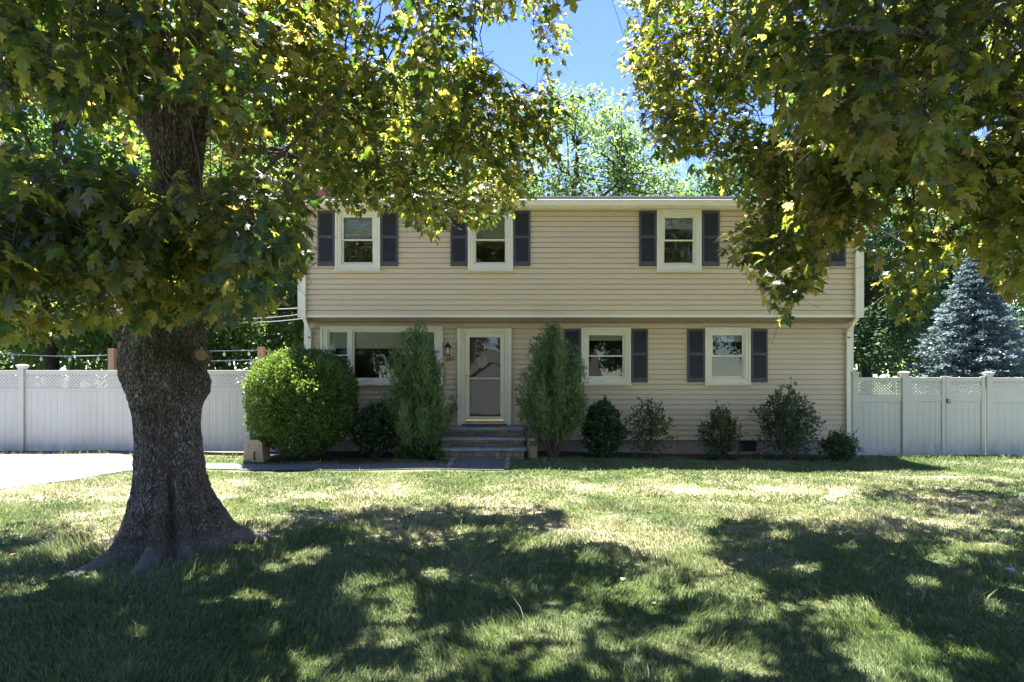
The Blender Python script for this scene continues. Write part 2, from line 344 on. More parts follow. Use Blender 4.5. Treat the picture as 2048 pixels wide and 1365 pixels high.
M['bgbark'] = bark_mat("woodland_bark", (.03, .025, .02), (.11, .09, .07), (.25, .23, .2), .5, False)
M['cutwood'] = simple("cut_branch_wood", (.33, .20, .13), .8, .2, 30)

MAPC = [(0, (.014, .032, .028)), (.4, (.020, .040, .027)), (.7, (.034, .052, .026)), (.88, (.07, .066, .036)), (1, (.08, .055, .035))]
MAPT = [(0, (.05, .14, .025)), (.3, (.14, .26, .035)), (.52, (.46, .53, .05)), (.78, (.76, .70, .12)), (.93, (.84, .66, .18)), (1, (.75, .45, .18))]
M['maple'] = leafmat("maple_leaves", MAPC, MAPT, .48, .36, .7, True)
M['wood1'] = leafmat("mid_green_leaves", [(0, (.03, .07, .02)), (1, (.07, .12, .035))], [(0, (.12, .26, .03)), (1, (.3, .42, .08))], .4, .5, .4)
M['wood2'] = leafmat("blue_green_leaves", [(0, (.03, .07, .04)), (1, (.06, .11, .06))], [(0, (.1, .24, .08)), (1, (.22, .36, .12))], .35, .5, .4)
M['oak'] = leafmat("pale_oak_leaves", [(0, (.06, .11, .04)), (1, (.125, .175, .065))], [(0, (.18, .33, .08)), (1, (.36, .47, .13))], .45, .5, .4)
M['spruce'] = leafmat("blue_spruce_needles", [(0, (.11, .165, .18)), (1, (.20, .27, .30))], [(0, (.1, .17, .17)), (1, (.18, .25, .24))], .2, .5, .4)
M['box'] = leafmat("boxwood_leaves", [(0, (.035, .075, .022)), (.7, (.065, .115, .032)), (1, (.10, .14, .045))], [(0, (.15, .28, .03)), (1, (.34, .46, .06))], .35, .4, .5)
M['juni'] = leafmat("juniper_foliage", [(0, (.08, .16, .06)), (.75, (.14, .235, .09)), (.95, (.19, .22, .09)), (1, (.2, .12, .06))], [(0, (.08, .16, .05)), (1, (.14, .22, .07))], .3, .6, .3)
M['holly'] = leafmat("glossy_dark_leaves", [(0, (.018, .045, .022)), (1, (.045, .08, .035))], [(0, (.08, .18, .04)), (1, (.15, .25, .06))], .25, .28, .6)
M['shrub'] = leafmat("dull_green_leaves", [(0, (.03, .065, .03)), (.85, (.055, .09, .04)), (1, (.12, .07, .05))], [(0, (.12, .2, .04)), (1, (.2, .26, .06))], .3, .4, .5)

# ---------------------------------------------------------------- terrain
def ss(x, a, b):
    t = np.clip((np.asarray(x, float) - a) / (b - a), 0, 1); return t * t * (3 - 2 * t)
TX, TY = -3.63, -8.15
def gz(x, y):
    x = np.asarray(x, float); y = np.asarray(y, float)
    z = .075 * ss(y, -3.6, -1.6) * (1 - .9 * ss(x, 1, 6)) + .04 * ss(-x, 5, 9) * ss(y, -5, -1)
    z = z + .012 * np.sin(x * 1.3 + .5) * np.sin(y * 1.1 + 1) + .006 * np.sin(x * 3.1 + y * 2.3)
    z = z + .05 * np.exp(-((x - TX) ** 2 + (y - TY) ** 2) / .9) - 1.25 * ss(-y, 17, 27)
    return z
xs = np.concatenate([[-400, -250, -140, -80, -50, -35, -26, -20], np.arange(-16, 16.01, .2), [20, 26, 35, 50, 80, 140, 250, 400]])
ys = np.concatenate([[-400, -250, -140, -80, -50, -36], np.arange(-30, -14, 1.), np.arange(-14, 2.01, .2), [3, 5, 8, 12, 18, 26, 40, 60, 90, 140, 250, 400]])
GX, GY = np.meshgrid(xs, ys); GZ = gz(GX, GY)
nx, ny = len(xs), len(ys); I = np.arange(nx * ny).reshape(ny, nx)
Tq = np.stack([I[:-1, :-1], I[:-1, 1:], I[1:, 1:], I[1:, :-1]], -1).reshape(-1, 4)
tag(np_mesh("lawn_ground", np.stack([GX, GY, GZ], -1).reshape(-1, 3), Tq, M['ground'], smooth=True), kind='structure')

def sheet(name, rows, lift, m, nseg=24):
    """rows: (y, x0, x1) edges; draped on the ground, with a thin skirt"""
    V = []; F_ = []
    yy = [r[0] for r in rows]; Y = np.arange(min(yy), max(yy) + 1e-6, .12); Y = np.append(Y, max(yy)) if max(yy) - Y[-1] > .01 else Y
    o = np.argsort(yy); ya = np.array(yy)[o]; a = np.interp(Y, ya, np.array([r[1] for r in rows])[o]); b = np.interp(Y, ya, np.array([r[2] for r in rows])[o])
    t = np.linspace(0, 1, nseg + 1); X = a[:, None] * (1 - t) + b[:, None] * t; YY = np.repeat(Y[:, None], nseg + 1, 1)
    Z = gz(X, YY) + lift; n = len(Y); k = nseg + 1
    V = np.stack([X, YY, Z], -1).reshape(-1, 3); I = np.arange(n * k).reshape(n, k)
    T = np.stack([I[:-1, :-1], I[:-1, 1:], I[1:, 1:], I[1:, :-1]], -1).reshape(-1, 4)
    return tag(np_mesh(name, V, T, m, smooth=True), kind='structure')
sheet("driveway", [(-22, -14, -9.6), (-8, -14, -9.3), (-4.6, -14, -8.25), (-3.1, -14, -7.45), (-2.5, -14, -7.0), (-2.0, -14, -7.1), (-1.3, -14, -7.9), (-.85, -14, -8.4)], .012, M['drive'], 40)
sheet("paver_walkway", [(-2.60, -7.2, -1.16), (-2.02, -7.2, -1.16)], .018, M['paver'], 60)
sheet("paver_pad", [(-2.61, -1.158, -.16), (-1.28, -1.158, -.16)], .018, M['paver'], 12)
sheet("mulch_bed_path", [(-1.6, -5.0, -1.75), (-.9, -5.8, -1.7), (.0, -5.9, -1.7)], .022, M['mulch'], 30)
sheet("mulch_bed_front", [(-.95, .55, 7.2), (-.6, .4, 7.5), (.0, .4, 7.8)], .022, M['mulch'], 40)
sheet("street", [(-26, -120, 120), (-19.5, -120, 120)], .02, M['drive'], 30)

# ---------------------------------------------------------------- grass blades
def px_ground(x, y, z=0.):
    d = y - CY; d = np.maximum(d, .2); return 1024 + x / d * F, YH + (H - z) / d * F
def grass():
    P = []
    for d0, d1, dens, w, h in ((3.2, 5.0, 7500, .0032, .052), (5.0, 7.0, 4800, .0042, .05), (7.0, 9.5, 2600, .006, .046), (9.5, 14.7, 1300, .009, .042)):
        half = (1024 / F) * d1 + .9; n = int(dens * 2 * half * (d1 - d0))
        x = rng.uniform(-half, half, n); y = CY + rng.uniform(d0, d1, n)
        keep = np.abs(x) < (1024 / F) * (y - CY) + .9; x, y = x[keep], y[keep]
        P.append(np.stack([x, y, np.full(len(x), w), np.full(len(x), h)], 1))
    # back lawn beyond the gate is plain turf; drop blades on hard surfaces and beds
    P = np.concatenate(P); x, y = P[:, 0], P[:, 1]
    bad = (y > -2.82) & (y < -2.08) & (x < -.15) | (y > -2.82) & (x > -1.28) & (x < -.04)
    bad |= (y > -1.62) & (x < -1.2) & (x > -5.4) | (y > -.93) & (x > -.6) & (x < 7.3) | (y > -.6) & (x < 7.9) & (x > -5)
    de = np.interp(y, [-22, -8, -4.6, -3.1, -2.5, -2.0, -1.3, -.85], [-9.6, -9.3, -8.25, -7.45, -7.0, -7.1, -7.9, -8.4]); bad |= (x < de) & (y < -.85)
    bad |= (y > -.9) & (x < -5.5) & (rng.random(len(x)) < .8) | (y > -2.0) & (x < -1.2) & (rng.random(len(x)) < .35)
    r = np.hypot(x - TX, y - TY); bad |= (r < .62) & (rng.random(len(x)) < .85) | (r < .42) | ((r < 1.1) & (rng.random(len(x)) < .4))
    bad |= (((x - 7.85) / 1.0) ** 2 + ((y + 3.25) / .3) ** 2 < .3)
    thin = np.sin(x * 2.3 + np.sin(y * 1.7) * 1.5) * np.sin(y * 2.9 + np.sin(x * 1.9) * 1.7); bad |= (thin > .55) & (rng.random(len(x)) < .6)
    P = P[~bad]; n = len(P); x, y, w, h = P.T; rt = np.hypot(x - TX, y - TY); tuft = (np.sin(x * 5.1 + 1) * np.sin(y * 4.7 + x) > .86)
    h = h * np.where((rt < 1.3) & (rng.random(n) < .4), 1.8, 1) * np.where(tuft & (rng.random(n) < .5), 1.9, 1); h = np.where((y > -.95) & (rng.random(n) < .4), h * 2.2, h)
    cl = np.array([mnoise.noise((a * 1.6, b * 1.6, 0)) for a, b in zip(x[::1], y[::1])]) if n < 600000 else 0
    cf = np.sin(x * 7.3 + np.sin(y * 5.1) * 2) * np.sin(y * 6.7 + np.sin(x * 4.3) * 2)
    h = h * .86 * (1 + .75 * cl + .2 * cf) * rng.uniform(.5, 1.35, n); h = np.where(rng.random(n) < .015, h * 1.9, h); w = w * rng.uniform(.7, 1.3, n)
    a = rng.uniform(0, 2 * np.pi, n); b = rng.uniform(0, 2 * np.pi, n) * .5 + np.sin(x * 2 + y) * 1.8; lean = rng.uniform(.15, 1.1, n) * h
    z = gz(x, y) - .004; ca, sa = np.cos(a) * w, np.sin(a) * w; cb, sb = np.cos(b) * lean, np.sin(b) * lean
    V = np.empty((n, 5, 3)); V[:, 0] = np.stack([x - ca, y - sa, z], 1); V[:, 1] = np.stack([x + ca, y + sa, z], 1)
    V[:, 2] = np.stack([x + ca * .8 + cb * .35, y + sa * .8 + sb * .35, z + h * .6], 1); V[:, 3] = np.stack([x - ca * .8 + cb * .35, y - sa * .8 + sb * .35, z + h * .6], 1)
    V[:, 4] = np.stack([x + cb, y + sb, z + h], 1)
    T = np.array([[0, 1, 2], [0, 2, 3], [3, 2, 4]]); T = (T[None] + (np.arange(n) * 5)[:, None, None]).reshape(-1, 3)
    o = np_mesh("grass", V.reshape(-1, 3), T, M['blade']); tag(o, 'patchy green and straw lawn grass in front of the beige house', 'grass', kind='stuff')
grass()

# ---------------------------------------------------------------- HOUSE
HX0, HX1, LY, UY, SOF, EAVE = -4.775, 7.84, 0.0, -.45, 3.16, 5.555
kl, ku = 15.2 / F, 14.75 / F
def Lx(px): return (px - 1024) * kl
def Lz(py): return H - (py - YH) * kl
def Ux(px): return (px - 1024) * ku
def Uz(py): return H - (py - YH) * ku
house = thing("house", ((HX0 + HX1) / 2, 3.5, 0), 'two storey beige sided house with overhanging upper floor and dark shutters', 'house')

def siding(name, x0, x1, z0, z1, yb, holes, parent, ph=.1165, slope=.014):
    mb = MB(); z = z0
    while z < z1 - 1e-4:
        zt = min(z + ph, z1); cuts = sorted({z, zt} | {h[k] for h in holes for k in (2, 3) if z < h[k] < zt})
        def yo(q): return yb - .006 - slope * (1 - (q - z) / ph)
        if zt - z > .03: cuts = sorted(set(cuts) | {zt - .013})
        for i in range(len(cuts) - 1):
            a, b = cuts[i], cuts[i + 1]; zm = (a + b) / 2
            spans = [(x0, x1)]
            for h in holes:
                if h[2] < zm < h[3]:
                    spans = [q for s in spans for q in ((s[0], min(s[1], h[0])), (max(s[0], h[1]), s[1])) if q[1] - q[0] > .005]
            for s0, s1 in spans:
                if zt - z > .03 and a >= zt - .0131:          # shadow gap under the next lap
                    mb.quad((s0, yo(a), a), (s1, yo(a), a), (s1, yb + .018, a), (s0, yb + .018, a)); mb.quad((s0, yb + .018, a), (s1, yb + .018, a), (s1, yb + .018, b), (s0, yb + .018, b)); continue
                mb.quad((s0, yo(a), a), (s1, yo(a), a), (s1, yo(b), b), (s0, yo(b), b))
                if i == 0: mb.quad((s0, yb + .018, a), (s1, yb + .018, a), (s1, yo(a), a), (s0, yo(a), a))
        z += ph
    nj = 46; rj = random.Random(name)
    for _ in range(nj):                                # butt joints of the vinyl lengths
        i = rj.randrange(int((z1 - z0) / ph)); za = z0 + i * ph + .002; zb = za + ph - .018; x = rj.uniform(x0 + .3, x1 - .3)
        if any(h[0] - .35 < x < h[1] + .35 and h[2] < zb and za < h[3] for h in holes): continue
        ya, yb_ = yb - .006 - slope, yb - .006 - slope * .15; mb.quad((x, ya - .0012, za), (x + .005, ya - .0012, za), (x + .005, yb_ - .0012, zb), (x, yb_ - .0012, zb), mi=1)
    return mb.build(name, [M['siding'], M['joint']], parent)

# window table (outer trim in px of the photo on each wall's plane)
LW = [(1162, 1261, 655, 769), (1409, 1500, 655, 769)]
UW = [(671, 761, 419, 541), (936, 1026, 419, 541), (1313, 1402, 420, 542), (1565, 1654, 420, 542)]
def hole(x0, x1, z0, z1, m=.03): return (x0 + m, x1 - m, z0 + m, z1 - m)
PW = (Lx(642), Lx(886), Lz(769), Lz(652))
DR = (Lx(915), Lx(1023), .70, Lz(657))
lh = [hole(Lx(a), Lx(b), Lz(d), Lz(c)) for a, b, c, d in LW] + [hole(*PW), (DR[0] + .03, DR[1] - .03, 0.0, DR[3] - .03)]
uh = [hole(Ux(a), Ux(b), Uz(d), Uz(c)) for a, b, c, d in UW]
siding("lower_siding", HX0 + .09, HX1 - .09, .365, 3.17, LY, lh, house)
siding("upper_siding", HX0 + .09, HX1 - .09, SOF + .03, EAVE + .02, UY, uh, house)
DEP = 7.6
mb = MB(); mb.box(HX0 + .02, HX1 - .02, LY + .02, LY + .25, -.3, .37); mb.box(HX0 + .02, HX0 + .25, LY + .252, DEP - .02, -.3, .37); mb.box(HX1 - .25, HX1 - .02, LY + .252, DEP - .02, -.3, .37)
mb.build("foundation", M['found'], house)
# side and rear walls, floors
mb = MB()
for s, x in ((-1, HX0), (1, HX1)):
    xa, xb = (x, x + .1) if s < 0 else (x - .1, x)
    mb.box(xa, xb, LY + .003, DEP, .37, SOF); mb.box(xa + .001, xb - .001, UY + .003, DEP, SOF + .001, EAVE + .13)
    mb.quad((x, UY, EAVE + .13), (x, DEP, EAVE + .13), (x, (UY + DEP) / 2, 6.85)) if s < 0 else mb.quad((x, UY, EAVE + .13), (x, (UY + DEP) / 2, 6.85), (x, DEP, EAVE + .13))
for a, b, z0, z1 in ((HX0 + .1, 1.0, .37, SOF), (3.4, 4.6, .37, SOF), (6.2, HX1 - .1, .37, SOF), (1.0, 3.4, 2.5, SOF), (1.0, 3.4, .37, 1.2), (4.6, 6.2, 2.4, SOF), (4.6, 6.2, .37, 1.2), (HX0 + .1, -3.6, SOF, 5.7), (-2.2, HX1 - .1, SOF, 5.7), (-3.6, -2.2, SOF, 4.0), (-3.6, -2.2, 5.2, 5.7)):
    mb.box(a, b, DEP - .1, DEP - .001, z0, z1)
mb.build("side_wall", M['siding'], house)
mb = MB(); mb.box(HX0 + .1, HX1 - .1, .26, DEP - .1, .5, .6); mb.box(HX0 + .1, HX1 - .1, UY + .12, DEP - .1, 3.06, 3.3); mb.box(HX0 + .1, HX1 - .1, UY + .12, DEP - .1, 5.5, 5.56)
mb.box(HX0 + .1, HX1 - .1, 4.2, 4.3, .6, 1.3); mb.box(HX0 + .1, .3, 4.2, 4.3, 1.3, 3.06); mb.box(1.5, 3.6, 4.2, 4.3, 1.3, 3.06); mb.box(5.0, HX1 - .1, 4.2, 4.3, 1.3, 3.06)
mb.box(HX0 + .1, HX1 - .1, 3.8, 3.9, 3.3, 5.5)
for x in (-1.55, .2, 3.5): mb.box(x, x + .1, .02, 4.2, .6, 3.06)
for x in (-1.9, 1.4, 5.1): mb.box(x, x + .1, -.3, 3.8, 3.3, 5.5)
mb.build("interior_wall", M['room'], house)

# overhang soffit + drip trim
mb = MB(); mb.box(HX0, HX1, UY - .02, LY - .003, SOF - .012, SOF + .012)
for i in range(70):
    x = HX0 + .1 + i * (HX1 - HX0 - .2) / 69; mb.box(x, x + .012, UY + .04, LY - .03, SOF - .015, SOF - .0125)
mb.box(HX0, HX1, UY - .034, UY - .0205, SOF - .02, SOF + .045)
mb.build("overhang_soffit", M['trim'], house)
# corner posts
for x0 in (HX0, HX1 - .1):
    mb = MB(); mb.box(x0, x0 + .1, UY - .03, UY + .1, SOF + .046, EAVE - .003); mb.build("corner_post", M['trim'], house)
    mb = MB(); mb.box(x0 + .001, x0 + .099, LY - .03, LY + .1, .34, SOF - .021); mb.build("corner_post", M['trim'], house)
# roof
GY0 = -.80
rf = MB(); mid = (UY + DEP) / 2; e0, e1 = GY0 + .05, DEP + .35; zE, zR = 5.70, 6.93
x0, x1 = HX0 - .12, HX1 + .12; nc = 26
for i in range(nc):                                    # shingle courses as small steps
    t0, t1 = i / nc, (i + 1) / nc
    for (ya, yb_) in ((e0, mid), (e1, mid)):
        a = ya + (yb_ - ya) * t0; b = ya + (yb_ - ya) * t1; za = zE + (zR - zE) * t0 + .012; zb = zE + (zR - zE) * t1 + .004
        rf.quad((x0, a, za), (x1, a, za), (x1, b, zb), (x0, b, zb)); rf.quad((x0, a, za - .012), (x1, a, za - .012), (x1, a, za), (x0, a, za))
for ya in (e0, e1): rf.quad((x0, ya, zE - .03), (x1, ya, zE - .03), (x1, mid, zR - .03), (x0, mid, zR - .03))
roof = rf.build("roof", M['roof'], house)
mb = MB(); mb.box(-5.2, -4.62, 2.1, 2.7, 0, 7.25); mb.box(-5.24, -4.58, 2.06, 2.74, 7.25, 7.35)
mb.build("chimney", M['brick'], roof)
# eave soffit, fascia, gutter
mb = MB(); mb.box(x0, x1, GY0 + .13, UY + .05, EAVE - .006, EAVE + .006)
for i in range(180):
    xx = x0 + .05 + i * .07; mb.box(xx, xx + .02, GY0 + .17, GY0 + .30, EAVE - .009, EAVE - .0065)
mb.box(x0, x1, GY0 + .118, GY0 + .1295, EAVE - .02, zE + .0)
for xa in (x0, x1 - .02): mb.box(xa, xa + .02, GY0 + .13, UY + .2, EAVE + .007, zE - .02)
mb.build("eave_soffit", M['trim'], house)
mb = MB(); prof = [(.115, .0), (.04, .0), (.028, .03), (.005, .07), (.0, .115), (.006, .12), (.012, .115), (.016, .07), (.04, .035), (.05, .012), (.115, .012)]
G0, G1 = x0 + .02, x1 - .02
for i in range(len(prof) - 1):
    (a, b), (c, d) = prof[i], prof[i + 1]
    mb.quad((G0, GY0 + a, 5.565 + b), (G1, GY0 + a, 5.565 + b), (G1, GY0 + c, 5.565 + d), (G0, GY0 + c, 5.565 + d))
for xx in (G0, G1): mb.quad(*[(xx, GY0 + a, 5.565 + b) for a, b in ((.115, 0), (.04, 0), (.0, .115), (.115, .115))])
mb.build("gutter", M['gutter'], house)
def spout(xu, xl, s):
    mb = MB(); w = .035
    def seg(p, q, wx=.038, wy=.03):
        p, q = Vector(p), Vector(q); d = (q - p).normalized(); ax = Vector((1, 0, 0)); ax = (ax - d * ax.dot(d)).normalized() * wx
        mb.obox((p + q) / 2, ax, d.cross(ax).normalized() * wy, (q - p) / 2)
    seg((xu, GY0 + .07, 5.57), (xu, UY - .06, 5.30)); seg((xu, UY - .068, 5.32), (xu, UY - .068, 3.12)); seg((xu, UY - .068, 3.13), (xl, LY - .065, 2.85)); seg((xl, LY - .07, 2.87), (xl, LY - .07, .30)); seg((xl, LY - .07, .32), (xl - s * .05, -.3, .14))
    for z in (5.1, 3.3, 2.7, .5): mb.box((xu if z > 3 else xl) - .055, (xu if z > 3 else xl) + .055, (UY if z > 3 else LY) - .1, (UY if z > 3 else LY) - .02, z, z + .03)
    mb.build("downspout", M['gutter'], house)
spout(Ux(610), Lx(621), -1); spout(Ux(1711), Lx(1693), 1)

def sash_unit(x0, x1, z0, z1, y, parent, split=True, blind=.3, bl=True):
    """double hung sashes inside the opening x0..x1, z0..z1; y is wall plane"""
    w = .045; zm = (z0 + z1) / 2
    if split:
        s = MB(); s.frame(x0, x1, zm - .02, z1, w, y + .004, y + .035, wb=.03); s.frame(x0 - .004, x1 + .004, z0, zm + .01, w, y + .037, y + .065, wt=.03)
        s.build("sash", M['trim'], parent)
        p = MB(); p.quad(*[(a, y + .022, b) for a, b in ((x0 + w - .002, zm), (x1 - w + .002, zm), (x1 - w + .002, z1 - w + .002), (x0 + w - .002, z1 - w + .002))]); p.build("pane", M['glass'], parent)
        p = MB(); p.quad(*[(a, y + .052, b) for a, b in ((x0 + w - .006, z0 + w - .002), (x1 - w + .006, z0 + w - .002), (x1 - w + .006, zm - .018), (x0 + w - .006, zm - .018))]); p.build("pane", M['glass'], parent)
    else:
        s = MB(); s.frame(x0, x1, z0, z1, w, y + .004, y + .04); s.build("sash", M['trim'], parent)
        p = MB(); p.quad(*[(a, y + .022, b) for a, b in ((x0 + w - .002, z0 + w - .002), (x1 - w + .002, z0 + w - .002), (x1 - w + .002, z1 - w + .002), (x0 + w - .002, z1 - w + .002))]); p.build("pane", M['glass'], parent)
    if bl and blind > 0:
        b = MB(); n = max(2, int((z1 - z0) * blind / .028)); b.box(x0 - .01, x1 + .01, y + .085, y + .12, z1 - .05, z1)
        for i in range(n):
            z = z1 - .05 - (i + 1) * .028; b.obox(((x0 + x1) / 2, y + .103, z + .012), Vector(((x1 - x0) / 2 + .005, 0, 0)), Vector((0, .005, .0125)), Vector((0, -.0008, .0004)))
        b.build("blind", M['blind'], parent)

def window(x0, x1, z0, z1, y, blind=.3):
    mb = MB(); fw = .125
    mb.frame(x0, x1, z0, z1, .052, y - .045, y + .03, bev=.008)                  # outer moulding
    mb.frame(x0 + .0525, x1 - .0525, z0 + .0525, z1 - .0525, .055, y - .032, y + .04, bev=.006)
    mb.frame(x0 + .108, x1 - .108, z0 + .108, z1 - .108, .03, y - .022, y + .09, bev=.004)
    w = mb.build("window", M['trim'], house)
    s = MB(); s.box(x0 - .012, x1 + .012, y - .07, y - .001, z0 - .03, z0 - .003, bev=.006); s.build("sill", M['trim'], w)
    sash_unit(x0 + .139, x1 - .139, z0 + .139, z1 - .139, y, w, True, blind); return w
def shutter(x0, x1, z0, z1, y):
    mb = MB(); zm = z0 + (z1 - z0) * .53; w = .045; ya, yb = y - .05, y - .018
    mb.box(x0, x0 + w, ya, yb, z0, z1, bev=.004); mb.box(x1 - w, x1, ya, yb, z0, z1, bev=.004)
    for a, b in ((z0, z0 + .10), (zm - .03, zm + .03), (z1 - .05, z1)): mb.box(x0 + w, x1 - w, ya + .001, yb, a, b)
    mb.box(x0 + w, x1 - w, yb - .006, yb - .001, z0 + .1, z1 - .05)
    for a, b in ((z0 + .10, zm - .03), (zm + .03, z1 - .05)):
        n = int((b - a) / .024); st = (b - a) / n
        for i in range(n):
            z = a + (i + .5) * st; mb.obox(((x0 + x1) / 2, y - .037, z), Vector(((x1 - x0) / 2 - w, 0, 0)), Vector((0, .008, .010)), Vector((0, -.002, .0016)))
    mb.build("shutter", M['shutter'], house)
def back(y):
    return LY if y == 'L' else UY
for i, (a, b, c, d) in enumerate(LW):
    window(Lx(a), Lx(b), Lz(d), Lz(c), LY - .015, (.12, .14)[i])
for (a, b) in ((1128, 1161.5), (1262, 1295), (1374, 1408.5), (1501, 1534)): shutter(Lx(a), Lx(b), Lz(765), Lz(659), LY)
for i, (a, b, c, d) in enumerate(UW): window(Ux(a), Ux(b), Uz(d), Uz(c), UY - .015, (.42, .5, .22, .3)[i])
for (a, b) in ((636, 670), (762, 796.5), (901, 935), (1027, 1060.5), (1278, 1312), (1403.5, 1438), (1530, 1564), (1655.5, 1690)): shutter(Ux(a), Ux(b), Uz(533), Uz(424), UY)
# picture window: two side sashes and a big fixed pane
x0, x1, z0, z1 = PW; y = LY - .015; mb = MB(); mb.frame(x0, x1, z0, z1, .055, y - .05, y + .03, bev=.008)
xa, xb = Lx(656), Lx(698); xc, xd = Lx(705), Lx(823); xe, xf = Lx(830), Lx(872)
zi0, zi1 = Lz(760), Lz(661)
mb.box(x0 + .056, x1 - .056, y - .03, y + .05, zi1, z1 - .056); mb.box(x0 + .056, x1 - .056, y - .03, y + .05, z0 + .056, zi0)
for a, b in ((x0 + .0562, xa), (xb, xc), (xd, xe), (xf, x1 - .0562)): mb.box(a, b, y - .031, y + .05, zi0 + .0005, zi1 - .0005)
pw = mb.build("picture_window", M['trim'], house)
sash_unit(xa, xb, zi0, zi1, y, pw, True, .33); sash_unit(xc, xd, zi0, zi1, y, pw, False, .33); sash_unit(xe, xf, zi0, zi1, y, pw, True, .33)
s = MB(); s.box(x0 - .012, x1 + .012, y - .075, y - .001, z0 - .03, z0 - .003, bev=.006); s.build("sill", M['trim'], pw)

# front door with storm door
x0, x1, z0, z1 = DR; mb = MB()
for a, b in ((x0, Lx(923)), (Lx(1015), x1)): mb.box(a, b, -.11, .05, .703, z1, bev=.01)
mb.box(Lx(923) + .0005, Lx(1015) - .0005, -.07, .05, Lz(662), z1 - .01); 
mb.frame(Lx(923.3), Lx(1014.7), .74, Lz(662.2), .05, -.06, .05, wb=.02)
mb.frame(Lx(923.3) + .051, Lx(1014.7) - .051, .76, Lz(662.2) - .051, .035, -.03, .04, wb=.01)
door = mb.build("door_frame", M['trim'], house)
sx0, sx1, sz0, sz1 = Lx(931), Lx(1009), Lz(843), Lz(667)
mb = MB(); mb.frame(sx0, sx1, sz0 + .06, sz1, .095, -.05, -.015, wb=.05, bev=.006); mb.box(sx0 + .095, sx1 - .095, -.04, -.02, Lz(758), Lz(756)); sd = mb.build("storm_door", M['trim'], house)
p = MB(); p.quad(*[(a, -.033, b) for a, b in ((sx0 + .093, sz0 + .10), (sx1 - .093, sz0 + .10), (sx1 - .093, sz1 - .093), (sx0 + .093, sz1 - .093))]); p.build("pane", M['doorglass'], sd)
mb = MB(); mb.box(sx0, sx1, -.052, -.014, sz0, sz0 + .058, bev=.004); mb.build("kick_plate", M['brass'], sd)
mb = MB(); hx = Lx(933.5); mb.box(hx - .014, hx + .014, -.062, -.051, Lz(764), Lz(746), bev=.003); mb.tube([(hx, -.06, Lz(753)), (hx, -.1, Lz(753)), (hx + .09, -.1, Lz(753.5))], [.007, .008, .006], 8); mb.build("handle", M['brass'], sd, True)
mb = MB(); mb.box(Lx(923.3), Lx(1014.7), -.09, .12, .705, .738); mb.build("threshold", M['thresh'], door)
mb = MB(); mb.box(sx0 - .02, sx1 + .02, .06, .1, .74, 2.85, bev=.004)
for r in range(3):
    for c in range(2):
        a = sx0 + .1 + c * .39; b = .9 + r * .63; mb.frame(a, a + .3, b, b + .5, .03, .05, .062)
mb.build("inner_door", simple("dark_red_brown_door", (.06, .03, .025), .4), house)
mb = MB(); cx, cz = Lx(963), Lz(724); ring = [(cx + .13 * math.cos(t), .045, cz + .13 * math.sin(t)) for t in np.linspace(0, 2 * math.pi, 28)]  # pale ring and flat disc set behind the door glass
mb.tube(ring, .02, 6); mb.quad(*[(cx + .125 * math.cos(t), .05, cz + .125 * math.sin(t)) for t in np.linspace(0, 2 * math.pi, 24, endpoint=False)])
tag(mb.build("door_disc", simple("pale_disc", (.25, .28, .24), .8), origin=(cx, .05, cz)), 'pale round plaque behind the storm door glass', 'disc')
# foundation vents
for px in (817, 1496):
    mb = MB(); a = Lx(px); mb.frame(a - .2, a + .2, .1, .34, .02, .0, .03); mb.box(a - .18, a + .18, .012, .018, .12, .32)
    for i in range(6): mb.box(a - .18, a + .18, .004, .011, .13 + i * .032, .142 + i * .032)
    mb.build("foundation_vent", M['dark'], house)
# siding fittings beside the door
for px in (905.5, 1031): mb = MB(); mb.lathe((Lx(px), -.03, Lz(780)), [(.012, -.01), (.02, 0), (.012, .01)], 10); mb.build("hook", M['black'], house)
for px in (679, 714, 762, 846, 899, 935, 992, 1125, 1220, 1265, 1620): mb = MB(); mb.box(Ux(px) - .006, Ux(px) + .006, UY - .05, UY - .035, SOF + .03, SOF + .06); mb.build("light_clip", M['vinyl'], house)

def text_mesh(body, name, m, parent, size, loc, ext=.004, origin=None, shear=0.):
    cu = bpy.data.curves.new(name, 'FONT'); cu.body = body; cu.size = size; cu.extrude = ext; cu.align_x = 'CENTER'; cu.align_y = 'CENTER'; cu.shear = shear
    t = link(bpy.data.objects.new(name, cu)); dg = bpy.context.evaluated_depsgraph_get(); me = bpy.data.meshes.new_from_object(t.evaluated_get(dg)); bpy.data.objects.remove(t); bpy.data.curves.remove(cu)
    me.name = name; me.materials.clear(); n = len(me.vertices); a = np.empty(n * 3, np.float32); me.vertices.foreach_get('co', a); a = a.reshape(-1, 3)
    b = np.stack([a[:, 0] + loc[0], -a[:, 2] + loc[1], a[:, 1] + loc[2]], 1); me.vertices.foreach_set('co', b.ravel().astype(np.float32)); return finish(me, name, m, parent, False, origin)
mb = MB()
text_mesh("257", "house_number", M['steel'], house, .135, (Lx(899.5), -.034, Lz(718.5)), .008, shear=.25)

